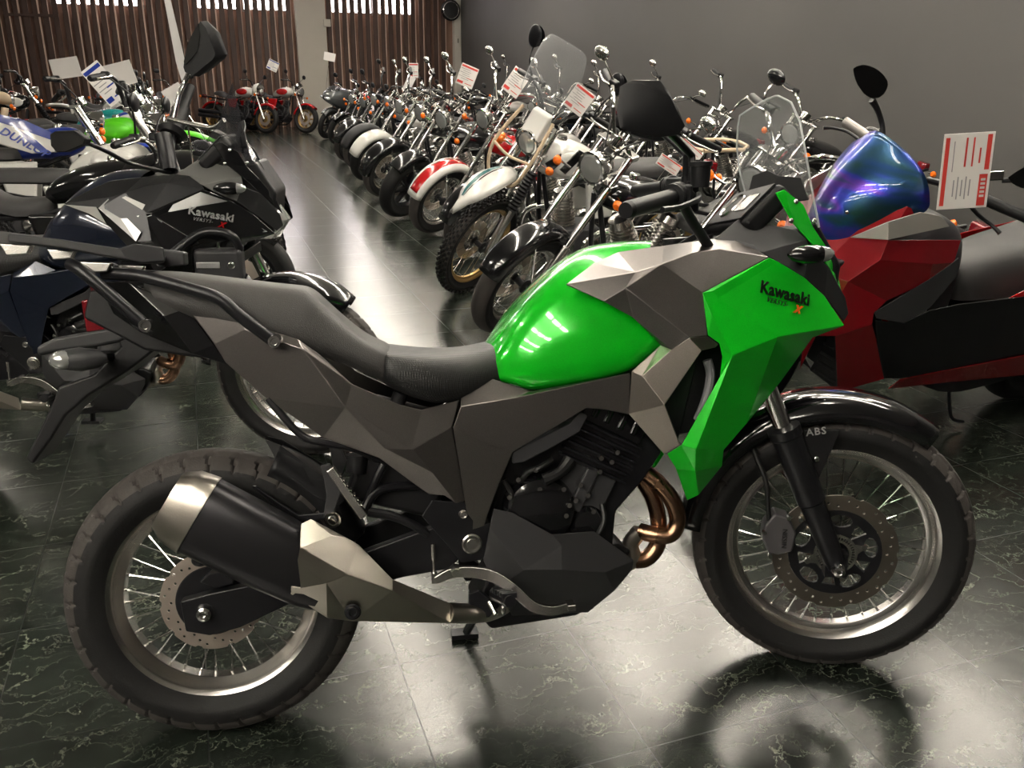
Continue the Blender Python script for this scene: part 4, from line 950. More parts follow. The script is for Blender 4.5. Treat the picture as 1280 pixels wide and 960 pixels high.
# ------------------------------------------------------------------ red maxi scooter on the right
GSc = leaned(3.45, 2.72, pi, .19, .002)
R3_ = empty('scooter', GSc.M, 'big candy red scooter with a blue and purple wrapped windscreen, right of the green motorcycle', 'scooter')
def LS(px, py, w): return GSc.L(px, py, -w)        # near side is the scooter's left
def span(name, V, faces, mat, th=.004, bev=.003, both=True, sub=0, sm=0, root=R3_):
    m = MB(); ix = {}
    for k, (x, y, t) in V.items(): ix[k] = m.P(LS(x, y, t))
    for f in faces: m.F(*[ix[k] for k in f.split()])
    o = m.build(name, mat, root, smooth=sm or 0, bevel=0 if sub else bev, solid=th, sub=sub)
    if both: mirror_mb(m).build(name, mat, root, smooth=sm or 0, bevel=0 if sub else bev, solid=th, sub=sub)
    return o
# windscreen : curved wrapped sheet
bn = [LS(1156, 254, .20), LS(1132, 258, .17), LS(1090, 273, .12), LS(1050, 284, .06), LS(1026, 291, .0)]
rows = []
tip = LS(1104, 167, .02); c1 = LS(1146, 195, .13); c2 = LS(1162, 232, .19)
def rowat(k):
    # k 0 bottom .. 1 top; width shrinks and leans back towards the rider
    return k
base_c = bn[-1]+V3((.06, 0, -.08)); base_n = bn[0]+V3((.0, .03, -.02)); topc = tip
for k in range(7):
    f = k/6; wn = base_n.y*(1-.10*f-.42*f**4); cx = base_c.x+(topc.x-base_c.x)*f+.05*sin(pi*f)*1.0; cz = base_c.z+(topc.z-base_c.z)*f
    nx = base_n.x+(tip.x-.05-base_n.x)*f*1.0; nz = base_n.z+(c1.z-base_n.z)*f**.9
    r = []
    for u in (-1, -.8, -.5, -.2, 0, .2, .5, .8, 1):
        q = abs(u)**2.0; r.append((cx*(1-q)+nx*q, wn*u, cz*(1-q)+nz*q))
    rows.append(r)
ws = MB().grid(rows).build('windscreen', irid, R3_, smooth=180, sub=2, solid=.004)
for x, y, t in ((1131, 251, .175), (1061, 266, .10)):
    c = LS(x, y, t); MB().ell((c.x+.004, c.y-.006, c.z), (.007, .007, .007), 10, 8).build('screen_bolt', chrome, ws)
m = MB(); c = LS(1075, 236, .12); m.box(c+V3((.006, 0, 0)), (.004, .09, .006)); 
tp = [(LS(1024, 300, .04)), LS(1062, 286, .10), LS(1134, 259, .20), LS(1150, 265, .21)]
MB().grid([[V3((p.x, p.y*u, p.z+.03*(1-u*u)*(1 if i else .3))) for u in (-1, -.6, -.2, .2, .6, 1)] for i, p in enumerate(tp)]).build('cowl_top', redm, R3_, smooth=60, solid=.004)
# red cowl facets
Z = dict(a=(1024, 296, .04), b=(1062, 284, .10), c=(1134, 258, .20), d=(1150, 265, .21), e=(1175, 265, .21), f=(1192, 284, .23), g=(1201, 300, .235), h=(1192, 328, .24), i=(1160, 352, .25), j=(1108, 376, .26), k=(1092, 392, .26), l=(1090, 405, .262), m=(1100, 440, .255), n=(1106, 473, .24), o=(1047, 490, .22), p=(1044, 420, .235), q=(1020, 420, .20), r=(1000, 462, .16), s=(1008, 400, .15), t=(1020, 340, .11), u=(1100, 325, .262), v=(1165, 330, .255), w=(1060, 352, .20), x=(1110, 300, .225), y=(1063, 297, .12))
span('front_cowl', Z, ['a b y t', 'b c x y', 'y x u w t', 'c d x', 'x g h v u', 'u v i j w', 'h i v', 'w j k l p q', 't w q s', 's q r', 'l m n o p'], redm, bev=.006)
Z = dict(a=(1062, 297, .15), b=(1110, 277, .225), c=(1150, 265, .245), d=(1176, 270, .25), e=(1187, 283, .255), f=(1110, 300, .25))
span('front_indicator', Z, ['a b f', 'b c d e f'], pbr('clear_marker_lens', (.55, .52, .48), .12, metal=.5, coat=1), th=.006)
Z = dict(a=(1036, 420, .19), b=(1044, 418, .23), c=(1047, 488, .215), d=(1052, 492, .10), e=(1012, 462, .10))
span('front_grille', Z, ['a b c d e'], blackp)
m = MB()
for k in range(4):
    p0 = LS(1018+4*k, 462-11*k, .17); p1 = LS(1043, 478-14*k, .22); m.tube([p0, p1], .006, 6)
m.build('grille_slats', blackp, R3_)
# dark inner fairing, footboard, body
Z = dict(k=(1093, 390, .265), i=(1160, 350, .255), h=(1186, 332, .245), h2=(1198, 322, .24), g=(1204, 300, .22), a=(1196, 345, .25), b=(1162, 385, .27), c=(1130, 404, .275), d=(1095, 398, .268))
span('leg_shield', Z, ['k i b c d', 'i h a b', 'h h2 a'], darkgrey, bev=.006)
Z = dict(d=(1094, 400, .268), c=(1130, 404, .275), b=(1162, 388, .27), e=(1200, 380, .26), f=(1285, 370, .26), g=(1420, 350, .25), h=(1430, 430, .25), i=(1285, 440, .26), j=(1180, 462, .26), k=(1125, 473, .25), l=(1105, 473, .245), m=(1096, 430, .262))
span('footboard_side', Z, ['d c m', 'c b k l m', 'b e j k', 'e f i j', 'f g h i'], blackp, bev=.006)
Z = dict(a=(1125, 474, .252), b=(1180, 463, .262), c=(1285, 443, .262), d=(1430, 433, .25), e=(1430, 455, .22), f=(1285, 468, .24), g=(1180, 478, .24), h=(1110, 486, .23))
span('lower_trim', Z, ['a b g h', 'b c f g', 'c d e f'], redm, bev=.004)
# solid body so it closes from above
q = [LS(x, y, .20) for x, y in ((1045, 335), (1130, 318), (1180, 320), (1175, 340), (1110, 395), (1115, 465), (1050, 480), (1040, 420), (1030, 340))]
m = MB().prism([(v.x, v.z) for v in q], .17, -.17); m.build('inner_body', blackp, R3_, smooth=0, bevel=.01)
# dashboard and seat masses
def loftx(ss, name, mat, root, sub=2):
    rows = [[(x, -w_, zb), (x, -w_, zb+(zt-zb)*.55), (x, -w_*.75, zt-.01), (x, -w_*.3, zt), (x, w_*.3, zt), (x, w_*.75, zt-.01), (x, w_, zb+(zt-zb)*.55), (x, w_, zb)] for x, zb, zt, w_ in ss]
    m = MB().grid(rows); m.F(*range(8)); m.F(*[len(m.v)-8+k for k in reversed(range(8))]); return m.build(name, mat, root, smooth=180, sub=sub)
loftx([(-.35, .70, .80, .10), (-.3, .68, .86, .17), (0, .66, .90, .19), (.12, .66, .94, .19), (.16, .66, .84, .19), (.45, .62, .80, .17), (.62, .60, .76, .13), (.70, .58, .70, .08)], 'seat', seatm, R3_)
loftx([(-.40, .45, .66, .10), (-.3, .42, .72, .19), (0, .36, .70, .22), (.3, .30, .66, .24), (.6, .24, .56, .23), (.75, .22, .45, .20)], 'body', blackp, R3_)
loftx([(.72, .5, .84, .12), (.82, .55, .93, .18), (.95, .6, .97, .19), (1.04, .6, .92, .16), (1.08, .6, .82, .10)], 'dashboard', darkgrey, R3_)
Z = dict(a=(1239, 390, .24), b=(1262, 372, .24), c=(1290, 358, .25), d=(1400, 320, .22), e=(1410, 345, .24), f=(1290, 386, .26))
span('tail_panel', Z, ['a b f', 'b c f', 'c d e f'], red, bev=.006)
c = LS(1146, 393, .24); MB().lathe([(0, .012), (.03, .010), (.045, 0)], c, (0, 1, .1), 24, a0=0, a1=2*pi).build('fuel_lid', pbr('pale_button', (.4, .4, .38), .4), R3_)
# wheels (cast)
def cast_wheel(root, W, name, R, rimR, tw, rw, mat, ns=5, disc=True, hubr=.04, tmat=None, parts=True):
    h = rw/2; p = [(rimR, h), (rimR-.010, h), (rimR-.016, h-.012), (rimR-.03, h*.4), (rimR-.036, 0), (rimR-.03, -h*.4), (rimR-.016, -h+.012), (rimR-.010, -h), (rimR, -h), (rimR-.02, 0)]
    m = MB(W).lathe(p, n=40, close=True)
    for k in range(ns):
        a = 2*pi*k/ns; d = V3((cos(a), 0, sin(a))); s = V3((-sin(a), 0, cos(a)))
        for o2 in ((-.016, .016),):
            i0 = []
            for rr, w_, y_ in ((hubr*.8, .020, .024), (rimR-.03, .012, .015)):
                for (q, yy) in ((-w_, -y_), (w_, -y_), (w_, y_), (-w_, y_)): i0.append(m.P(d*rr+s*q+V3((0, yy, 0))))
            for a_, b_ in ((0, 1), (1, 2), (2, 3), (3, 0)): m.F(i0[a_], i0[b_], i0[b_+4], i0[a_+4])
    m.lathe([(0, .045), (hubr, .04), (hubr, -.04), (0, -.045)], n=20)
    rim = m.build(name, mat, root, smooth=30)
    tyre_mb(R, rimR-.006, tw, W, False, 72).build('tyre', [rubber, rubber], rim)
    if disc:
        for y in (-.055, .055)[:1 if disc == 1 else 2]: MB(W).lathe([(.07, y-.002), (.125, y-.002), (.125, y+.002), (.07, y+.002)], n=40, close=True).build('brake_disc', discm, rim)
    return rim
cast_wheel(R3_, Matrix.Translation((0, 0, .29)), 'rear_wheel', .29, .18, .14, .10, blackm)
Wsc = steer_frame(Frame((0, 0, 0), (1, 0, 0), (0, 1, 0), (0, 0, 1)), .4, radians(26), 1.52, .29).M
cast_wheel(R3_, Wsc, 'front_wheel', .29, .19, .12, .09, blackm)
m = MB(Wsc); rows = []
for k in range(15):
    a = radians(20+130*k/14); rows.append([(.33*q*cos(a), y, .33*q*sin(a)) for q, y in ((.85, -.075), (.97, -.07), (1, 0), (.97, .07), (.85, .075))])
m.grid(rows).build('front_fender', redm, R3_, smooth=60, solid=.004)
for sd in (-1, 1): MB(Wsc).tube([(0, sd*.085, 0), (-.22, sd*.085, .46)], .024, 12).build('fork_leg', blackm, R3_)
# centre stand leg seen below the trim
m = MB(); m.tube([LS(1186, 478, .15), LS(1187, 510, .17), LS(1191, 524, .19), LS(1204, 527, .20)], .007, 8, smooth=3); m.build('side_stand', blackm, R3_)
# handlebar : near (left) and far (right) grips
gl0, gl1 = LS(1150, 222, .22), LS(1262, 262, .40)
gn0 = LS(1232, 250, .30); gn1 = LS(1290, 275, .42)
hb = MB().tube([LS(1160, 225, .08), LS(1200, 236, .2), gn0], .012, 10, smooth=3).build('handlebar', blackm, R3_)
MB().tube([gn0, gn1], [.019, .018], 14).build('grip', blackp, hb)
MB().tube([LS(1205, 248, .22), LS(1222, 268, .26), LS(1240, 282, .30), LS(1250, 292, .33)], [.008, .007, .006, .008], 8, smooth=4).build('lever', blackm, hb)
MB().box(LS(1215, 240, .26), (.06, .08, .05)).build('switch_housing', blackp, hb, smooth=0, bevel=.01)
MB().tube([LS(1098, 182, -.14), LS(1078, 166, -.22), LS(1056, 152, -.30)], [.014, .018, .019], 14).build('grip', pbr('silver_grip', (.35, .33, .31), .35, metal=.5), hb)
MB().tube([LS(1080, 180, -.18), LS(1062, 166, -.24), LS(1042, 160, -.28), LS(1029, 160, -.30)], [.006, .006, .006, .008], 8, smooth=4).build('lever', blackm, hb)
MB().tube([LS(1100, 178, -.12), LS(1103, 160, -.14), LS(1098, 140, -.16), LS(1090, 125, -.17)], [.017, .010, .010, .013], 10, smooth=4).build('mirror_stem', blackp, hb)
def pod(Lf, cx, cy, w, pts, depth, par, mat=blackp, glassm=None, name='mirror'):
    f0 = [Lf(x, y, w) for x, y in pts]; cen = sum(f0, V3())/len(f0); n = len(f0)
    rows = [[cen+(p-cen)*a+V3((b*depth, 0, 0)) for p in f0] for a, b in ((.35, -.5), (.8, -.42), (1, -.15), (1.0, .1), (.8, .42), (.35, .6))]
    m = MB(); m.grid([r+[r[0]] for r in rows]); m.F(*range(n)); m.F(*[len(m.v)-n-1+k for k in range(n)]); o = m.build(name, mat, par, smooth=180, sub=1)
    return o
pod(LS, 0, 0, -.17, [(1070, 84), (1078, 79), (1092, 84), (1104, 96), (1108, 106), (1102, 120), (1092, 126), (1082, 118), (1072, 98)], .07, hb)
MB().tube([LS(1252, 226, .30), LS(1266, 224, .32)], [.008, .012], 8).build('mirror_stem', blackp, hb)
pod(LS, 0, 0, .33, [(1262, 222), (1275, 212), (1290, 204), (1310, 205), (1318, 222), (1305, 238), (1285, 238), (1268, 232)], .07, hb)
# ------------------------------------------------------------------ parametric motorcycles for the rows behind
ORG = Frame((0, 0, 0), (1, 0, 0), (0, 1, 0), (0, 0, 1))
def loft_sec(ss, n=16, e=.8):
    # stations (x, zc, halfheight, halfwidth): closed rounded sections
    rows = []
    for x, zc, hh, hw in ss:
        r = []
        for k in range(n):
            a = 2*pi*k/n; c, s_ = cos(a), sin(a); r.append((x, hw*math.copysign(abs(c)**e, c), zc+hh*math.copysign(abs(s_)**e, s_)))
        rows.append(r+[r[0]])
    m = MB().grid(rows); m.F(*[k for k in range(n)]); m.F(*[len(m.v)-n-1+k for k in reversed(range(n))]); return m
def arc_shell(X, R, a0, a1, w, name, mat, root, n=20, flare=0.0, thick=.003, tip=0.0):
    m = MB(X); rows = []
    for k in range(n+1):
        f = k/n; a = radians(a0+(a1-a0)*f); ww = w*(1-tip*(abs(2*f-1))**3)
        Rr = R+flare*(abs(2*f-1)**3)
        rows.append([(Rr*q*cos(a), y*ww, Rr*q*sin(a)) for q, y in ((.84, -1), (.93, -.97), (.985, -.7), (1, 0), (.985, .7), (.93, .97), (.84, 1))])
    return m.grid(rows).build(name, mat, root, smooth=60, solid=thick)
def indicator(root, X, c, side, mat=None, r=.028, stalk=True):
    o = MB(X).lathe([(0, -.012), (r*.8, -.008), (r, .0), (r*.9, .012), (r*.55, .022), (0, .025)], c, (1, side*.25, 0), 14).build('indicator', mat or orange, root)
    if stalk: MB(X).tube([V3(c)+V3((-.012, 0, 0)), V3(c)+V3((-.02, -side*.08, -.005))], .007, 6).build('stalk', chrome, o)
    return o
def moto(label, front, heading, p, group=None, lean=.2, steer=.55, name='motorcycle', cat='motorcycle'):
    g = lambda k, d=None: p.get(k, d)
    wb, rf, rr = g('wb', 1.45), g('rf', .31), g('rr', .31); rake = radians(g('rake', 28)); h = radians(heading)
    fr = leaned(front[0]-wb*cos(h), front[1]-wb*sin(h), h, lean, .002)
    root = empty(name, fr.M, label, cat, group); F = steer_frame(ORG, steer, rake, wb, rf); W = F.M; W0 = Matrix.Translation((0, 0, rr))
    kind = g('kind'); trim = g('trim', chrome); axd = V3((-sin(rake), 0, cos(rake))); hi = g('hi', 1)
    # wheels
    wf, wr = g('twf', .10), g('twr', .13)
    def wheel(nm, X, R, tw, front):
        rimR = R-g('aspect', .85)*tw
        if g('spoke'):
            w_ = spoked_wheel(root, X, nm, R, rimR, tw, tw*.55, .034, 24, detail=False, rimmat=g('rim', alu), spokes_each=False)
        else: w_ = cast_wheel(root, X, nm, R, rimR, tw, tw*.6, g('rim', alu), g('ns', 6), disc=0)
        if front or kind != 'x':
            yd = -.06 if front else .06
            MB(X).lathe([(.075, yd-.002), (.14 if front else .11, yd-.002), (.14 if front else .11, yd+.002), (.075, yd+.002)], n=36, close=True).build('brake_disc', discm, w_)
        if g('knob'):
            m = MB(X); rnd = random.Random(2)
            for k in range(52):
                for j, y in enumerate((-.85, -.4, 0, .4, .85)):
                    a = 2*pi*(k+.5*(j % 2))/52; Rr = R+.006-(abs(y)**2)*.018; d = V3((cos(a), 0, sin(a)))
                    m.box(d*Rr+V3((0, y*tw/2, 0)), (.014, tw*.16, .020), Matrix.Rotation(-a, 3, 'Y'))
            m.build('tread_knobs', rubber, w_, smooth=0)
        return w_
    wheel('front_wheel', W, rf, wf, True); wheel('rear_wheel', W0, rr, wr, False)
    # fork
    fl = g('fork', .80); fy = wf/2+.045
    for sd in (-1, 1):
        q = lambda k: V3((-.0, sd*fy, 0))+axd*k
        lo = MB(W).tube([q(-.02), q(.02), q(.30 if not g('usd') else .28), q(.305)], [.020, .027, .029, .022], 14).build('fork_leg', g('forklow', alu), root)
        MB(W).tube([q(.29), q(fl)], .020 if not g('usd') else .027, 14).build('fork_tube', g('forktube', chrome), lo)
        if g('boots'):
            m = MB(W); pr = []
            for k in range(12): pr += [(.038, .30+.024*k), (.028, .312+.024*k)]
            m.lathe(pr, V3((0, sd*fy, 0)), axd, 14).build('fork_gaiter', blackp, lo)
        if g('covers'): MB(W).tube([q(.34), q(fl-.02)], .034, 14).build('fork_cover', trim, lo)
    for k in (fl-.18, fl): MB(W).box(axd*k+V3((-.01, 0, 0)), (.06, 2*fy+.05, .028)).build('triple_clamp', trim, root, smooth=0, bevel=.006)
    # mudguards
    if g('ffen', 1):
        a0, a1, R_, w_ = g('ffen_geo', (35, 165, rf+.04, wf*.72)); fm = arc_shell(W, R_, a0, a1, w_, 'front_fender', g('cf', blackg), root, flare=g('flare', 0), tip=g('ftip', 0))
        if g('ffen_top'): arc_shell(W, R_+.004, a0+8, a1-10, w_*.72, 'painted_panel', g('ffen_top'), fm)
        for sd in (-1, 1): MB(W).tube([(0, sd*(fy-.02), 0), (.06, sd*w_*.95, rf*1.0*.95)], .005, 6).build('fender_stay', trim, fm)
    if g('hifender'):
        # tall dirt-bike mudguard under the lamp
        cz = g('hifender_z', .52); rows = []; lf = g('hifender_len', .34)
        for k in range(13):
            f = k/12; x = -.16+(.16+lf)*f; z = cz+.03*sin(pi*f)-.13*f**2; ww = .055+.045*sin(pi*min(1, f*1.2))**.7-(.05*f**6)
            rows.append([(x, y*ww, z-.035*abs(y)**3) for y in (-1, -.7, -.35, 0, .35, .7, 1)])
        hf = MB(W).grid(rows).build('front_fender', g('cf', white), root, smooth=60, solid=.004)
        if g('stripe'):
            for s0, s1, mt in ((-.62, -.34, g('stripe')), (-.25, -.18, blackg)):
                rr_ = [[(x, u*abs(r[0][1]), r[3][2]-.035*abs(u)**3+.004) for u in (s0, s1)] for r in rows[2:-2] for x in [r[3][0]]]
                MB(W).grid(rr_).build('stripe', mt, hf, smooth=0, solid=.001)
    sw = g('seatw', .13)
    if g('rfen', 1): arc_shell(W0, rr+.05, g('rf0', 60), g('rf1', 175), wr*.62, 'rear_fender', g('cr', g('cf', blackg)), root)
    hx = wb+.0; top = axd*fl
    # headlight
    hl = g('hl', .085)
    if hl:
        c = axd*(fl-.10)+V3((.10, 0, 0)); hlx = MB(W).lathe([(0, -.13), (hl*.5, -.12), (hl*.85, -.08), (hl, -.02), (hl*1.03, 0), (hl*.97, .008)], c, (1, 0, -.10), 28).build('headlight', g('chl', trim), root)
        MB(W).lathe([(hl*.97, .004), (hl*.8, .018), (0, .026)], c, (1, 0, -.10), 28).build('lens', whitelens, hlx)
        MB(W).lathe([(hl*1.05, -.006), (hl*1.05, .012), (hl*.93, .014)], c, (1, 0, -.10), 28).build('rim_ring', chrome, hlx)
        m = MB(W); m.tube([c+V3((-.02, -hl, 0)), c+V3((-.08, -fy, .02))], .008, 6); m.tube([c+V3((-.02, hl, 0)), c+V3((-.08, fy, .02))], .008, 6); m.build('headlight_bracket', trim, hlx)
    if g('cowl'):     # small painted headlamp cowl
        c = axd*(fl-.06)+V3((.08, 0, 0)); m = MB(W)
        m.lathe([(.13, .0), (.135, -.05), (.12, -.12), (.06, -.17), (0, -.18)], c, (1, 0, -.1), 24).build('lamp_cowl', g('cowl'), root)
    if g('ind', 1):
        for sd in (-1, 1): indicator(root, W, axd*(fl-.20)+V3((.05, sd*(fy+.12), 0)), sd)
    # handlebar, grips, levers, mirrors
    bh, bw, bb = g('bar', (.14, .38, .16))     # rise, half width, pullback
    up = axd; ctr = top+V3((-.03, 0, .02))
    hb = None
    pts = {}
    for sd in (-1, 1):
        a = ctr+V3((0, sd*.05, .0)); b_ = ctr+V3((-.02, sd*.15, bh)); c = ctr+V3((-bb*.6, sd*(bw-.13), bh+.01)); d = ctr+V3((-bb, sd*bw, bh-.015)); pts[sd] = (a, b_, c, d)
    m = MB(W); L_ = [pts[-1][2], pts[-1][1], pts[-1][0], pts[1][0], pts[1][1], pts[1][2]]; hb = m.tube(L_, .0125, 10, smooth=4).build('handlebar', g('cbar', trim), root)
    for sd in (-1, 1):
        a, b_, c, d = pts[sd]; dd = (d-c).normalized()
        MB(W).tube([c, c+dd*.004, d, d+dd*.012], [.02, .0175, .0175, .013], 12).build('grip', blackp, hb)
        MB(W).box(c-dd*.03, (.045, .045, .04)).build('switch_housing', g('csw', blackp), hb, smooth=0, bevel=.008)
        MB(W).tube([c-dd*.02+V3((.03, 0, 0)), c+dd*.05+V3((.055, 0, 0)), d+V3((.045, 0, 0)), d+V3((.035, 0, 0))+dd*.01], [.007, .006, .005, .008], 7, smooth=3).build('lever', alu, hb)
        if g('mir', 1):
            mp = g('mirpos', (.02, .07, .20)); e = c+V3((mp[0], sd*mp[1], mp[2]))
            st = MB(W).tube([c-dd*.02+V3((.01, 0, .015)), c+V3((.03, sd*.02, mp[2]*.55)), e], .0055, 6, smooth=3).build('mirror_stem', g('cmir', trim), hb)
            mr = g('mirr', (.06, .045)); mo = MB(W).ell(e+V3((.014, 0, mr[1]*.6)), (.018, mr[0], mr[1]), 16, 10).build('mirror', g('cmirb', g('cmir', trim)), hb)
            MB(W).lathe([(0, .0), (mr[1]*.9, 0)], e+V3((-.006, 0, mr[1]*.6)), (-1, 0, 0), 16).build('glass', mirrorg, mo)
        MB(W).tube([c-dd*.03, ctr+V3((.06, sd*.06, .02)), axd*(fl-.25)+V3((-.02, sd*.02, 0))], .0045, 6, smooth=5).build('cable', cabl, hb)
    if g('gauge', 1): 
        c = top+V3((.02, 0, .06)); gm = MB(W).lathe([(0, -.05), (.035, -.045), (.045, 0), (.045, .008)], c, (-.6, 0, 1), 20).build('speedometer', g('cgauge', trim), hb)
        MB(W).lathe([(0, .010), (.043, .008)], c, (-.6, 0, 1), 20).build('dial', blackg, gm)
    # tank
    tx = wb-.62 if not g('tx') else g('tx'); th = g('tank', (.27, .11, .15, .84)); hlf, hh, hw, tz = th
    st_ = [(tx-hlf, tz-.07, .015, .03), (tx-hlf*.95, tz-.06, .05*hh/.11, .06), (tx-hlf*.6, tz-.02, hh*.7, hw*.62), (tx-hlf*.1, tz, hh*.95, hw*.95), (tx+hlf*.4, tz+.01, hh, hw), (tx+hlf*.8, tz+.02, hh*.8, hw*.82), (tx+hlf, tz+.02, hh*.45, hw*.4), (tx+hlf*1.02, tz+.02, .01, .01)]
    tk = loft_sec(st_).build('fuel_tank', g('ct', blackg), root, smooth=180, sub=1)
    if g('tankpanel'):
        for sd in (-1, 1): MB().ell((tx+hlf*.15, sd*hw*.86, tz-.0), (hlf*.55, hw*.18, hh*.6), 20, 12).build('tank_panel', g('tankpanel'), tk)
    MB().lathe([(0, .014), (.028, .012), (.032, 0), (.034, -.03)], (tx+hlf*.25, 0, tz+hh*1.0+.008), (0, 0, 1), 20).build('fuel_cap', chrome, tk)
    # seat
    sx, sl, sz = tx-hlf+.05, g('seatl', .55), g('seatz', .74)
    s = g('seat', 'step')
    if s == 'flat': ss = [(sx-sl, sz+.03, sz+.08, .07), (sx-sl+.04, sz+.01, sz+.09, sw*.8), (sx-sl*.5, sz, sz+.085, sw), (sx-.1, sz-.01, sz+.08, sw*.8), (sx, sz, sz+.07, sw*.5)]
    else: ss = [(sx-sl, sz+.06, sz+.10, .08), (sx-sl+.05, sz+.04, sz+.14, sw*.8), (sx-sl*.55, sz+.02, sz+.15, sw*.9), (sx-sl*.47, sz, sz+.08, sw*1.1), (sx-sl*.3, sz-.04, sz+.05, sw*1.15), (sx-.08, sz-.03, sz+.06, sw*.8), (sx, sz, sz+.06, sw*.5)]
    loftx(ss, 'seat', g('cs', seatm), root, sub=1)
    # frame
    for sd in (-1, 1):
        MB().tube([(wb-.40, sd*.03, .80), (wb-.46, sd*.10, .45), (wb-.55, sd*.11, .20), (.55, sd*.11, .19), (.42, sd*.10, .35), (.40, sd*.10, .60)], .015, 10, smooth=4).build('frame_tube', g('cframe', blackm), root)
        MB().tube([(wb-.42, sd*.03, .83), (.5, sd*.09, .68), (.0, sd*.09, sz), (-.25, sd*.08, sz+.02)], .013, 8, smooth=3).build('frame_tube', g('cframe', blackm), root)
        MB().tube([(.45, sd*.11, .33), (0, sd*(wr/2+.035), rr)], [.024, .018], 8).build('swingarm', g('cswing', blackm), root)
        sk = MB().tube([(.06, sd*(wr/2+.055), rr+.03), (.17, sd*.12, sz)], .012, 8)
        for k in range(9): sk.lathe([(.022, -.004), (.028, 0), (.022, .004)], V3((.06, sd*(wr/2+.055), rr+.03)).lerp(V3((.17, sd*.12, sz)), .25+.08*k), (.11, 0, .4), 14, close=True)
        sk.build('shock_absorber', trim, root)
        MB().tube([(.62, sd*.12, .26), (.62, sd*.24, .28)], .013, 8).build('footpeg', blackm, root)
        MB().prism([(tx-.35, sz-.02), (tx-.08, sz-.02), (tx-.12, .50), (tx-.30, .52)], sd*.10, sd*.13, .9).build('side_cover', g('csc', g('ct', blackg)), root, smooth=0, bevel=.012)
    # engine
    ce = g('ceng', alu); ex = tx-.05; ez = .33
    m = MB(); m.prism([(ex-.22, ez-.09), (ex+.16, ez-.12), (ex+.24, ez-.02), (ex+.14, ez+.12), (ex-.18, ez+.12), (ex-.26, ez)], -.12, .12)
    eng = m.build('engine', ce, root, smooth=0, bevel=.02)
    for sd in (-1, 1):
        MB().lathe([(0, .025), (.07, .02), (.09, .0), (.09, -.03)], (ex+.08, sd*.13, ez), (0, sd, 0), 24).build('crankcase_cover', g('ccov', chrome), eng)
        MB().lathe([(0, .02), (.055, .016), (.07, 0), (.07, -.03)], (ex-.12, sd*.13, ez), (0, sd, 0), 24).build('crankcase_cover', g('ccov', chrome), eng)
    cyl_ = {'v': (-.42, .42), 'single': (.12,), 'four': (.22,)}[g('eng', 'single')]
    for tl in cyl_:
        a = V3((sin(tl), 0, cos(tl))); o = V3((ex+.02+.12*sin(tl), 0, ez+.08)); wE = .33 if g('eng') == 'four' else .075
        m = MB()
        if g('eng') == 'four':
            R3 = Matrix((V3((cos(tl), 0, -sin(tl))), V3((0, 1, 0)), a)).transposed()
            for k in range(9): m.box(o+a*(.03+.022*k), (.15, .36, .012), R3)
            m.box(o+a*.24, (.14, .34, .07), R3)
        else:
            for k in range(10): m.lathe([(.02, -.004), (.078 if k < 7 else .07, -.004), (.078 if k < 7 else .07, .004), (.02, .004)], o+a*(.02+.022*k), a, 20, close=True)
            m.lathe([(.05, 0), (.05, .22), (.065, .23), (.06, .27), (.03, .285), (0, .285)], o, a, 20)
        m.build('cylinder', g('ccyl', alu), eng, smooth=30)
    # exhaust
    ys = -1
    for q in range(2 if g('eng') in ('v', 'four') else 1):
        z_ = .30+.09*q; x_ = ex+.14-(0 if g('eng') != 'v' else .22*q)
        hd = MB().tube([(ex+.10 if not q else x_, ys*.05, ez+.24), (ex+.26-.1*q, ys*.11, ez+.18), (ex+.27-.12*q, ys*.14, ez-.0), (ex+.12, ys*.15, z_-.07), (ex-.25, ys*.16, z_-.06), (.25, ys*(wr/2+.10), z_)], .020, 12, smooth=5).build('exhaust_pipe', g('cex', chrome), root)
        MB().tube([(.28, ys*(wr/2+.10), z_-.005), (.22, ys*(wr/2+.105), z_), (-.25, ys*(wr/2+.11), z_+.03+.04*g('exup', 0)), (-.26, ys*(wr/2+.11), z_+.03)], [.022, .042, .045, .03], 16).build('muffler', g('cex', chrome), root)
        if g('eng') == 'four': break
    tl_ = MB().box((-.27, 0, sz+.03), (.06, .11, .07)).build('tail_light', redlens, root, smooth=0, bevel=.015)
    for sd in (-1, 1): indicator(root, Matrix.Identity(4), V3((-.25, sd*.16, sz)), sd)
    MB().tube([(.60, .12, .27), (.57, .20, .12), (.55, .26, .05)], .010, 8, smooth=3).build('side_stand', blackm, root)
    # options
    if g('screen'):
        z0, z1, w_ = g('screen'); rows = []
        c = top+V3((.10, 0, 0))
        for k in range(7):
            f = k/6; rows.append([(c.x-.10*f+.05*(1-u*u), u*w_*(1-.25*f**3), z0+(z1-z0)*f-(.03*abs(u)**3 if k == 6 else 0)) for u in (-1, -.6, -.2, .2, .6, 1)])
        MB(W).grid([[(x, y, z) for x, y, z in r] for r in rows]).build('windscreen', screen, root, smooth=180, sub=1, solid=.003)
    if g('fairing'):
        cfa = g('fairing')
        loft_sec([(wb-.62, .80, .05, .10), (wb-.55, .74, .20, .19), (wb-.35, .76, .24, .23), (wb-.10, .82, .18, .22), (wb+.08, .84, .11, .15), (wb+.16, .83, .03, .05)], 20).build('fairing', cfa, root, smooth=180, sub=1)
        for sd in (-1, 1):
            MB().prism([(wb-.30, .72), (wb-.60, .72), (.55, .50), (.50, .30), (.68, .22), (wb-.38, .30), (wb-.26, .55)], sd*.19, sd*.15, 1).build('side_fairing', cfa, root, smooth=0, bevel=.02)
            MB().ell((wb+.10, sd*.08, .82), (.07, .06, .035), 16, 10).build('headlight', whitelens, root)
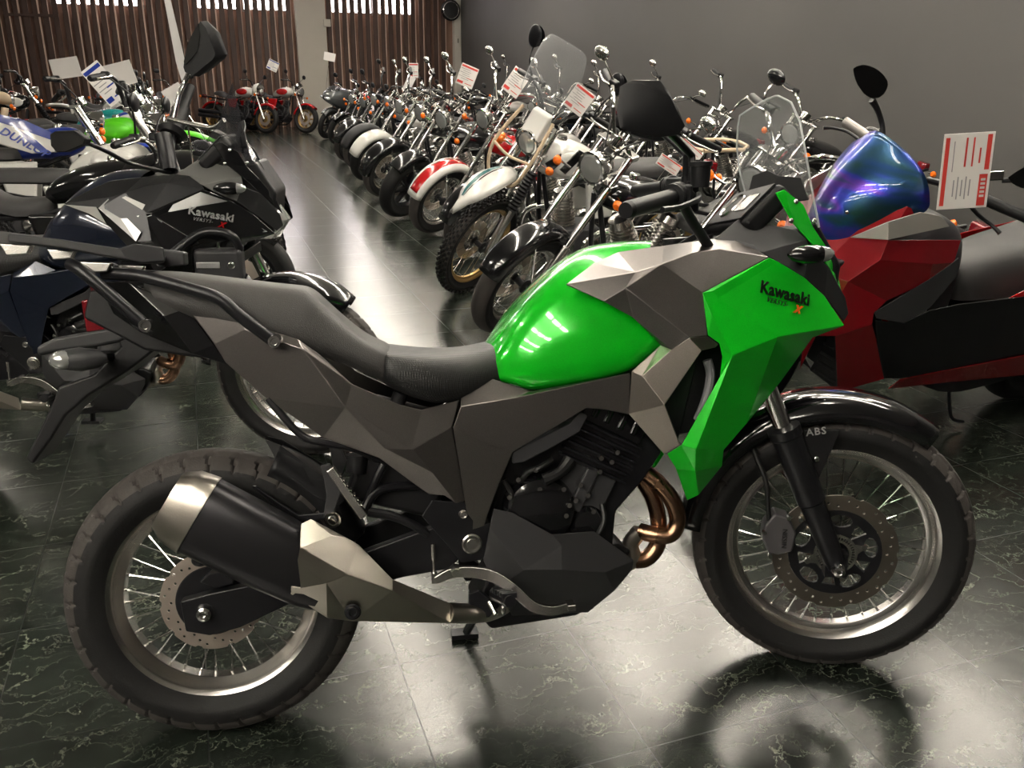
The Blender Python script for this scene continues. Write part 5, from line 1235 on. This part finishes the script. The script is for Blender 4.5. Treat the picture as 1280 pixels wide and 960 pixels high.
        loft_sec([(wb-.18, 1.02, .01, .10), (wb-.12, 1.0, .06, .13), (wb+.0, .95, .05, .13), (wb+.06, .90, .02, .10)], 16).build('windscreen', g('cscr', smoke), root, smooth=180, sub=1)
    if g('guard'):      # lamp guard tubes
        for sd in (-1, 1): MB(W).tube([axd*(fl+.10)+V3((.16, sd*.12, 0)), axd*(fl-.14)+V3((.22, sd*.15, 0)), axd*(fl-.32)+V3((.19, sd*.10, 0)), axd*(fl-.34)+V3((.19, 0, 0))], .011, 8, smooth=4).build('lamp_guard', beige, root)
        MB(W).tube([axd*(fl-.14)+V3((.22, -.15, 0)), axd*(fl-.14)+V3((.25, 0, -.01)), axd*(fl-.14)+V3((.22, .15, 0))], .009, 8, smooth=4).build('lamp_guard', beige, root)
        cc = axd*(fl-.02)+V3((.09, 0, 0)); MB(W).prism([(cc.x+.05, cc.z-.05), (cc.x+.06, cc.z-.01), (cc.x-.01, cc.z+.11), (cc.x-.05, cc.z+.12), (cc.x-.03, cc.z-.03)], -.07, .07).build('lamp_mask', white, root, smooth=0, bevel=.012)
    if g('rack'):
        pts = [(-.12, .12), (-.42, .12), (-.5, .05), (-.5, -.05), (-.42, -.12), (-.12, -.12), (-.06, -.05), (-.06, .05)]; z = sz+.17
        rk = MB().tube([(x, y, z) for x, y in pts+[pts[0]]], .014, 10).build('rear_rack', beige, root)
        m = MB(); [m.box((-.15-.1*k, 0, z), (.02, .22, .012)) for k in range(4)]; m.build('rack_bars', blackp, rk, smooth=0, bevel=.003)
    if g('handguard'): pass
    if g('extra'): g('extra')(root, W, axd, fl)
    return root, W, fr
CRU = dict(kind='cruiser', wb=1.60, rf=.32, rr=.31, rake=33, fork=.86, bar=(.16, .40, .24), tank=(.28, .10, .15, .78), tx=.92, seatz=.60, eng='v', spoke=True, ffen_geo=(15, 175, .365, .085), ftip=.15, covers=False, mirpos=(.03, .09, .10), mirr=(.05, .035), twf=.11, twr=.14)
NAK = dict(kind='naked', wb=1.42, rf=.30, rr=.30, rake=25, fork=.72, bar=(.09, .36, .10), tank=(.27, .11, .16, .84), seatz=.72, eng='four', spoke=False, ffen_geo=(45, 165, .335, .065), mirpos=(.03, .10, .13), cmir=blackm)
def V(b, **k): d = dict(b); d.update(k); return d
# right-hand row, nose to the aisle, from the front back
moto('chrome and black cruiser with a round lamp hidden behind the green bike windscreen', (2.05, 3.62), 180, V(CRU, cmirb=blackg, mirpos=(-.02, .02, .12), bar=(.08, .38, .2), ct=pbr('dark_grey_paint', (.06, .06, .06), .25, coat=.8)), lean=.2, steer=.5)
moto('black cruiser with gloss black front fender just behind the green fuel tank', (1.58, 4.35), 180, V(CRU, rf=.33, ct=blackg, ffen_geo=(30, 130, .37, .075)), lean=.2, steer=.55)
dual = V(dict(kind='dual', wb=1.36, rf=.345, rr=.31, rake=27, fork=.86, bar=(.12, .40, .12), tank=(.24, .13, .14, .88), tx=.78, seatz=.78, seat='flat', seatl=.6, eng='single', spoke=True, knob=True, twf=.08, twr=.11, ffen=0, hifender=True, cf=white, stripe=teal, rim=gold, boots=True, hl=.075, ct=white, tankpanel=white, guard=True, screen=(.92, 1.30, .19), rack=True, cmir=blackm, mirpos=(-.02, .05, .20), mirr=(.05, .07), ceng=darkgrey, cbar=blackm, rfen=1, cr=white))
r, W, fr = moto('white off-road motorcycle with teal fender stripe, clear screen and beige lamp guard', (1.66, 5.35), 180, dual, lean=.2, steer=.6)
for sd in (-1, 1):
    for pts in (((.66, .92), (.78, .98), (.90, .86), (.86, .83), (.77, .92), (.69, .87)), ((.62, .84), (.74, .80), (.84, .76), (.80, .74), (.66, .79)), ((.90, .96), (1.0, .90), (.96, .84), (.90, .90))):
        MB().prism(pts, sd*.137, sd*.150).build('tank_graphic', blackg, r, smooth=0)
moto('black and chrome motorcycle between the white off-road bike and the red fendered one', (2.0, 6.45), 180, V(CRU, ct=blackg, cf=blackg, rf=.30), lean=.2, steer=.45)
moto('cruiser with a red and white front fender and tall forks', (1.98, 7.44), 180, V(CRU, rf=.33, cf=white, ffen_top=red, ct=red, ffen_geo=(20, 140, .375, .085), rake=31, fork=.92), lean=.2, steer=.5)
moto('black cruiser with a wide knobbly front tyre and short black fender', (1.90, 8.37), 180, V(CRU, rf=.33, twf=.14, knob=False, ct=blackg, ffen_geo=(50, 120, .375, .085), spoke=False, ns=7, rim=blackm, rake=31), lean=.2, steer=.6)
moto('black cruiser with a deep gloss black fender over wire spokes', (2.02, 9.75), 180, V(CRU, ct=blackg, cf=blackg, rf=.33, ffen_geo=(5, 170, .37, .09)), lean=.2, steer=.45)
moto('cruiser with a cream white front fender', (2.12, 11.2), 180, V(CRU, cf=white, ct=white, ffen_geo=(20, 170, .36, .09), rf=.33, twf=.13, spoke=False, ns=9, rim=chrome), lean=.2, steer=.5)
moto('grey fendered motorcycle between the cream fendered cruiser and the low black one', (2.25, 12.5), 180, V(CRU, ct=pbr('silver_grey_paint', (.3, .3, .31), .25, coat=.8, metal=.4), cf=darkgrey), lean=.2, steer=.4)
moto('low all black custom motorcycle with amber lamp, far along the right row', (2.3, 13.7), 180, V(CRU, ct=blackg, cf=blackg, trim=blackm, cex=blackm), lean=.2, steer=.5)
moto('dark blue motorcycle far along the right row, behind the low black one', (2.55, 15.2), 185, V(NAK, ct=bluep, csc=bluep), lean=.2, steer=.4)
moto('red tanked motorcycle far along the right row in front of the grey faired one', (2.6, 16.6), 185, V(NAK, ct=red), lean=.2, steer=.4)
moto('grey and black fully faired sports motorcycle near the cream column', (2.6, 18.35), 205, V(NAK, fairing=pbr('dark_silver_fairing', (.085, .09, .095), .22, coat=.9, metal=.4), cf=pbr('dark_silver_fairing', (.1, .1, .1), .3), ct=blackg, hl=0, rim=blackm, bar=(.02, .32, .10), gauge=0), lean=.2, steer=.3)
# two red and white machines against the slatted wall
RW = V(NAK, spoke=False, ns=8, rim=gold, cf=red, ct=white, csc=red, tankpanel=red, eng='v', ceng=blackm, ccov=blackm, ccyl=blackm, cex=blackm, hl=.08, usd=False, cbar=blackm, twf=.11)
moto('red and white motorcycle with white round lamp cowl and gold wheels by the slatted wall', (1.52, 19.95), 318, V(RW, cowl=white), lean=.2, steer=.0)
moto('red fendered motorcycle with gold wheels and a bare round lamp beside the cream column', (2.36, 19.95), 318, RW, lean=.2, steer=.0)
# second rank by the charcoal wall
for i, (y, lab, k) in enumerate(((6.3, 'black tanked cruiser with low bars by the charcoal wall, behind the white off-road bike', V(CRU, ct=blackg, mir=0, bar=(.08, .4, .2))),
        (7.6, 'black cruiser with wide chrome bars by the charcoal wall, behind the red fendered one', V(CRU, ct=blackg, mir=0, bar=(.2, .40, .22))), (8.9, 'silver tanked cruiser standing by the charcoal wall', V(CRU, ct=MATS['silver_grey_paint'])), (10.2, 'black cruiser with white front fender by the charcoal wall', V(CRU, ct=blackg, cf=white)), (11.6, 'chrome laden cruiser deep in the second rank', V(CRU, ct=blackg, hl=.1, bar=(.25, .4, .2))),
        (13.2, 'blue black motorcycle deep in the second rank', V(NAK, ct=bluep)), (14.9, 'cruiser with a cream tank deep in the second rank', V(CRU, ct=white, bar=(.28, .4, .2))), (16.8, 'black motorcycle at the far end of the second rank', V(NAK, ct=blackg)), (20.4, 'silver motorcycle in the far corner of the second rank', V(NAK, ct=MATS['silver_grey_paint'])))):
    moto(lab, (4.25+.05*(i % 3)+(.45 if y > 13 else 0), y), 180, k, lean=.18, steer=.5)
# ------------------------------------------------------------------ left-hand row (noses to the aisle, facing right)
DIRT = V(dual, guard=False, screen=None, rack=False, rim=alu, mir=0, tank=(.22, .11, .12, .88), stripe=None)
moto('black half faired motorcycle with smoked screen, third from the front in the left row', (.16, 4.75), -5, V(NAK, fairing=blackg, ct=blackg, hl=0, rim=blackm, bar=(.07, .36, .12), gauge=0, wb=1.45, mirpos=(.05, .12, .14)), lean=.1, steer=-.1)
def fat_fork(root, W, axd, fl): pass
r, W, fr = moto('off-road motorcycle with fat silver forks and a black and white saddle at left', (.12, 5.4), 0, V(DIRT, usd=True, forktube=alu, boots=False, ct=white, cf=blackg, fork=.92, bar=(.13, .40, .10), cs=seatm), lean=.16, steer=-.1)
r, W, fr = moto('blue and white motocross motorcycle with a broad lettered side plate', (-.35, 6.8), 0, V(DIRT, usd=True, ct=blue, cf=blue, csc=white), lean=.16, steer=.1)
# the broad blue and white side plate of that machine
pl = [fr.L(x, y, .16) for x, y in ((-60, 138), (0, 143), (30, 150), (66, 166), (68, 190), (40, 192), (0, 180), (-60, 160))]
for sd in (-1, 1):
    q = MB().prism([(p.x, p.z) for p in pl], -.16*sd, -.13*sd); o = q.build('side_plate', white, r, smooth=0, bevel=.005)
    tp = [fr.L(x, y, .16) for x, y in ((-60, 138), (0, 143), (30, 150), (66, 166), (67, 176), (44, 168), (22, 160), (0, 153), (-60, 146))]
    MB().prism([(p.x, p.z) for p in tp], -.164*sd, -.158*sd).build('blue_band', blue, o, smooth=0)
    tp = [fr.L(x, y, .16) for x, y in ((14, 156), (46, 176), (62, 190), (52, 191), (36, 178))]
    MB().prism([(p.x, p.z) for p in tp], -.164*sd, -.158*sd).build('blue_flash', blue, o, smooth=0)
a, b = fr.L(-2, 166, .166), fr.L(40, 188, .166)
text_mesh('DUNLOP', .075, blue, basis(a, b-a, (0, 0, 1)), r, name='plate_lettering', shear=.3, bold=.002, space=1.05, label='blue tyre maker lettering')
r, W, fr = moto('lime green off-road motorcycle with orange and white shroud in the left row', (-.05, 8.0), 0, V(DIRT, usd=True, ct=lime, cf=lime, csc=white, tankpanel=lime), lean=.16, steer=-.2)
moto('blue and white off-road motorcycle just behind the lime green one', (.02, 9.2), 0, V(DIRT, ct=blue, cf=white, csc=blue), lean=.16, steer=-.2)
moto('teal tanked motorcycle halfway along the left row', (-.25, 10.4), 0, V(NAK, ct=pbr('teal_paint', (.01, .22, .22), .25, coat=1)), lean=.16, steer=0)
moto('black naked motorcycle with blue anodised bar ends in the left row', (-.1, 11.7), 0, V(NAK, ct=blackg, cmir=blackm), lean=.16, steer=0)
moto('chrome cruiser in the left row', (-.15, 13.0), 0, V(CRU, ct=blackg), lean=.16, steer=0)
moto('white motorcycle further down the left row', (-.3, 14.4), 0, V(NAK, ct=white), lean=.16, steer=0)
moto('silver motorcycle at the far end of the left row', (-.4, 15.9), 0, V(NAK, ct=MATS['silver_grey_paint']), lean=.16, steer=0)
# second left rank, further from the aisle
moto('dark motorcycle in the second rank at left, before the red sports machine', (-2.7, 11.2), 0, V(NAK, ct=blackg), lean=.16, steer=0)
moto('off-road motorcycle with black tank beside the beige scooter', (-1.7, 13.9), 0, V(DIRT, ct=blackg), lean=.16, steer=0)
moto('bright red fully faired sports motorcycle with a dark screen near the left edge', (-2.9, 16.0), 285, V(NAK, fairing=pbr('bright_red_fairing', (.70, .008, .012), .2, coat=1), ct=red, cf=pbr('bright_red_fairing', (.7, .008, .012)), hl=0, gauge=0, bar=(.02, .32, .10), cscr=blackg), lean=.16, steer=0)
for i, (x, y, lab) in enumerate(((-1.4, 18.6, 'black motorcycle by the slatted wall below the left windows'), (-.3, 18.9, 'silver motorcycle by the slatted wall, nearest the aisle'), (-3.6, 18.4, 'dark blue motorcycle by the slatted wall behind the red sports machine'))):
    moto(lab, (x, y), 285, V(NAK, ct=(blackg, MATS['silver_grey_paint'], bluep)[i]), lean=.16, steer=0)
# beige classic scooter
def small_scooter(label, front, heading, mat):
    h = radians(heading); wb = 1.2; fr = leaned(front[0]-wb*cos(h), front[1]-wb*sin(h), h, .12, .002); root = empty('scooter', fr.M, label, 'scooter')
    loft_sec([(-.30, .55, .06, .08), (-.2, .55, .18, .18), (.05, .52, .22, .21), (.3, .46, .2, .17), (.42, .38, .1, .12)], 18).build('body_shell', mat, root, smooth=180, sub=1)
    loft_sec([(.40, .26, .04, .14), (.6, .24, .03, .15), (.85, .26, .04, .15)], 14).build('floorboard', mat, root, smooth=180, sub=1)
    rows = [[(.85+.16*f-.05*u*u, u*(.20-.05*f), .25+.62*f) for u in (-1, -.6, -.2, .2, .6, 1)] for f in [k/8 for k in range(9)]]
    MB().grid(rows).build('leg_shield', mat, root, smooth=180, solid=.02)
    loftx([(-.25, .72, .78, .12), (-.1, .71, .80, .15), (.2, .70, .79, .14), (.35, .68, .75, .08)], 'seat', seatm, root, sub=1)
    cast_wheel(root, Matrix.Translation((0, 0, .22)), 'rear_wheel', .22, .14, .10, .07, alu, disc=0); cast_wheel(root, Matrix.Translation((wb, 0, .22)), 'front_wheel', .22, .14, .09, .07, alu, disc=0)
    arc_shell(Matrix.Translation((wb, 0, .22)), .26, 15, 150, .07, 'front_fender', mat, root)
    MB().tube([(wb, .06, .22), (.99, 0, .80)], .02, 10).build('fork_leg', blackm, root)
    hd = loft_sec([(.85, .98, .05, .08), (.93, 1.0, .08, .12), (1.03, .98, .08, .11), (1.08, .96, .03, .06)], 16).build('handlebar_cover', mat, root, smooth=180, sub=1)
    MB().lathe([(.065, 0), (.05, .02), (0, .03)], (1.07, 0, .97), (1, 0, 0), 20).build('headlight', whitelens, hd)
    for sd in (-1, 1):
        MB().tube([(.93, sd*.10, 1.0), (.88, sd*.34, 1.0)], .018, 10).build('grip', blackp, hd)
        MB().tube([(.93, sd*.18, 1.02), (.95, sd*.24, 1.18)], .006, 6).build('mirror_stem', chrome, hd); MB().ell((.96, sd*.25, 1.22), (.014, .05, .05), 14, 10).build('mirror', blackp, hd)
    indicator(root, Matrix.Identity(4), V3((1.06, .16, .88)), 1); indicator(root, Matrix.Identity(4), V3((1.06, -.16, .88)), -1)
    return root
small_scooter('beige scooter with a rounded leg shield in the left part of the hall', (-1.9, 12.5), 5, beige)
# ------------------------------------------------------------------ price cards clipped to the machines
def price_card(label, px, py, depth_y, w, h, rot, tiltz, style='red', group=None, clip=.28):
    c = at_y(px, py, depth_y) if depth_y else None
    # a card faces the aisle; rot = turn about the vertical, tiltz = lean in its own plane
    M = Matrix.Translation(c) @ Matrix.Rotation(rot, 4, 'Z') @ Matrix.Rotation(tiltz, 4, 'Y')
    root = empty('price_card', M, label, 'price card', group)
    MB().box((0, 0, 0), (w, .003, h)).build('sheet', card, root, smooth=0, bevel=.001)
    if style != 'plain':
        pm = cardred if style == 'red' else blue
        m = MB(); m.box((0, -.0024, h*.40), (w*.92, .001, h*.09)); m.box((-w*.28, -.0024, -h*.36), (w*.34, .001, h*.12)); m.box((w*.2, -.0024, -h*.10), (w*.4, .001, h*.035)); m.box((w*.2, -.0024, -h*.36), (w*.4, .001, h*.03)); m.build('red_print' if style == 'red' else 'blue_print', pm, root, smooth=0)
        m = MB()
        for k in range(6): m.box((-w*.18+(k % 2)*w*.1, -.0024, h*(.27-.09*k)), (w*(.45 if k % 2 else .55), .001, h*.02))
        m.build('small_print', cardgrey, root, smooth=0)
    MB().tube([(0, .002, -h*.45), (0, .012, -h*.5-.03), (0, .02, -h*.5-.10), (.01, .03, -h*.5-clip)], .003, 6).build('clip', chrome, root)
    return root
# the large card on the scooter's bar: clear sleeve, red bands down the sides
c = at_y(1207, 214, 2.12)
M = Matrix.Translation(c) @ Matrix.Rotation(-.35, 4, 'Z') @ Matrix.Rotation(-.07, 4, 'Y')
s_ = (at_y(1207, 214, 2.12)-CAM).length/CF
w_, h_ = 54*s_, 80*s_
root = empty('price_card', M, 'large red and white price card clipped to the near handlebar of the red scooter', 'price card')
MB().box((0, 0, 0), (w_, .003, h_)).build('sheet', card, root, smooth=0, bevel=.001)
m = MB(); m.box((w_*.40, -.0024, h_*.24), (w_*.09, .001, h_*.46)); m.box((w_*.36, -.0024, -h_*.26), (w_*.16, .001, h_*.42)); m.box((-w_*.42, -.0024, 0), (w_*.08, .001, h_*.9)); m.box((-w_*.04, -.0024, h_*.25), (w_*.035, .001, h_*.38)); m.box((w_*.1, -.0024, h_*.25), (w_*.03, .001, h_*.38)); m.box((w_*.24, -.0024, h_*.2), (w_*.03, .001, h_*.2)); m.build('red_print', cardred, root, smooth=0)
m = MB()
for k in range(5): m.box((-w_*.22+w_*.10*k*.8, -.0024, -h_*.22), (w_*.022, .001, h_*(.3 if k % 2 else .22)))
m.box((-w_*.28, -.0024, h_*.2), (w_*.015, .001, h_*.4)); m.build('small_print', cardgrey, root, smooth=0)
m = MB()
for k in range(5): m.box((w_*.36, -.0032, -h_*.12-h_*.055*k), (w_*.09, .001, h_*.03))
m.build('price_figures', white, root, smooth=0)
MB().box((w_*.5+.02, .01, -.02), (.05, .02, .03)).build('clip', chrome, root, smooth=0, bevel=.004)
sz = lambda px, py, y: (at_y(px, py, y)-CAM).length/CF
def pc(label, px, py, y, wpx, hpx, rot, tilt, style='red'):
    clip = (1.3 if px == 82 else .6) if y > 12 else (.6 if px == 218 else .4 if px == 150 else .35)
    k = sz(px, py, y); return price_card(label, px, py, y, wpx*k, hpx*k, rot, tilt, style, None, clip)
pc('red and white price card on the screen of the white off-road bike', 724, 125, 4.9, 27, 30, -.3, .62)
pc('red and white price card on the handlebar just left of the clear screen', 645, 103, 6.9, 22, 30, -.2, .62)
pc('red and white price card standing out against the corner of the charcoal wall', 584, 95, 9.9, 21, 24, -.2, .38)
pc('small pale price card with orange edges in the middle of the far cruisers', 517, 88, 13.75, 11, 16, -.2, .0, 'red')
pc('narrow pale price card leaning below the orange edged one', 511, 105, 12.5, 9, 19, -.2, .5, 'plain')
pc('small white price card in front of the cream column', 412, 71, 18.5, 13, 9, -.2, .2, 'plain')
pc('small white card with blue print above the lamp cowl', 341, 82, 19.7, 12, 11, -.2, .45, 'blue')
pc('plain whitish card standing up on the far left above the beige scooter', 82, 85, 12.55, 29, 20, -.2, -.15, 'plain')
pc('tall tilted white card with faint blue writing left of the near black grip', 130, 105, 6.6, 22, 44, .3, -.62, 'blue')
pc('pale pink backed card behind the tall tilted one', 150, 93, 8.15, 30, 24, -.2, -.25, 'plain')
pc('small pale card low between the black grip and the lime bike', 218, 118, 6.6, 22, 18, -.2, -.5, 'plain')
pc('red and white price card low behind the green bike right mirror', 836, 206, 4.55, 30, 14, -.2, .55)
pc('long red and white price card tucked beside the beige rack', 862, 186, 4.95, 36, 11, -.2, .65)
# the long clear-wrapped sheet rising out of the top of the frame
pa = [at_y(x, y, 4.35) for x, y in ((203, -12), (212, -6), (228, 62), (236, 96), (228, 104), (220, 78))]
root = empty('rolled_sheet', Matrix.Translation(pa[4]), 'long narrow translucent white sheet standing upright behind the big black mirror at left', 'sheet')
m = MB(); ix = [m.P(p-pa[4]) for p in pa]; m.F(*ix); m.build('sleeve', pbr('frosted_sleeve', (.72, .70, .69), .25, coat=.5), root, smooth=0, solid=.012)
MB().tube([(0, 0, .02), (.02, .02, -1.3)], .004, 6).build('clip', chrome, root)
# ------------------------------------------------------------------ camera, world, view
cd = bpy.data.cameras.new('camera'); co = bpy.data.objects.new('camera', cd); COL.objects.link(co)
cd.sensor_fit = 'HORIZONTAL'; cd.sensor_width = 36; cd.lens = 36*CF/1280; cd.clip_start = .02; cd.clip_end = 100
m = Matrix.Identity(4)
for i in range(3): m[i][0] = RT[i]; m[i][1] = UPV[i]; m[i][2] = -FW[i]; m[i][3] = CAM[i]
co.matrix_world = m; SC.camera = co
w = bpy.data.worlds.new('world'); SC.world = w; w.use_nodes = True
w.node_tree.nodes['Background'].inputs[0].default_value = (.8, .85, 1, 1); w.node_tree.nodes['Background'].inputs[1].default_value = .3
SC.view_settings.view_transform = 'Standard'; SC.view_settings.look = 'None'; SC.view_settings.gamma = 1; SC.view_settings.use_curve_mapping = False
SC.view_settings.exposure = 1.15
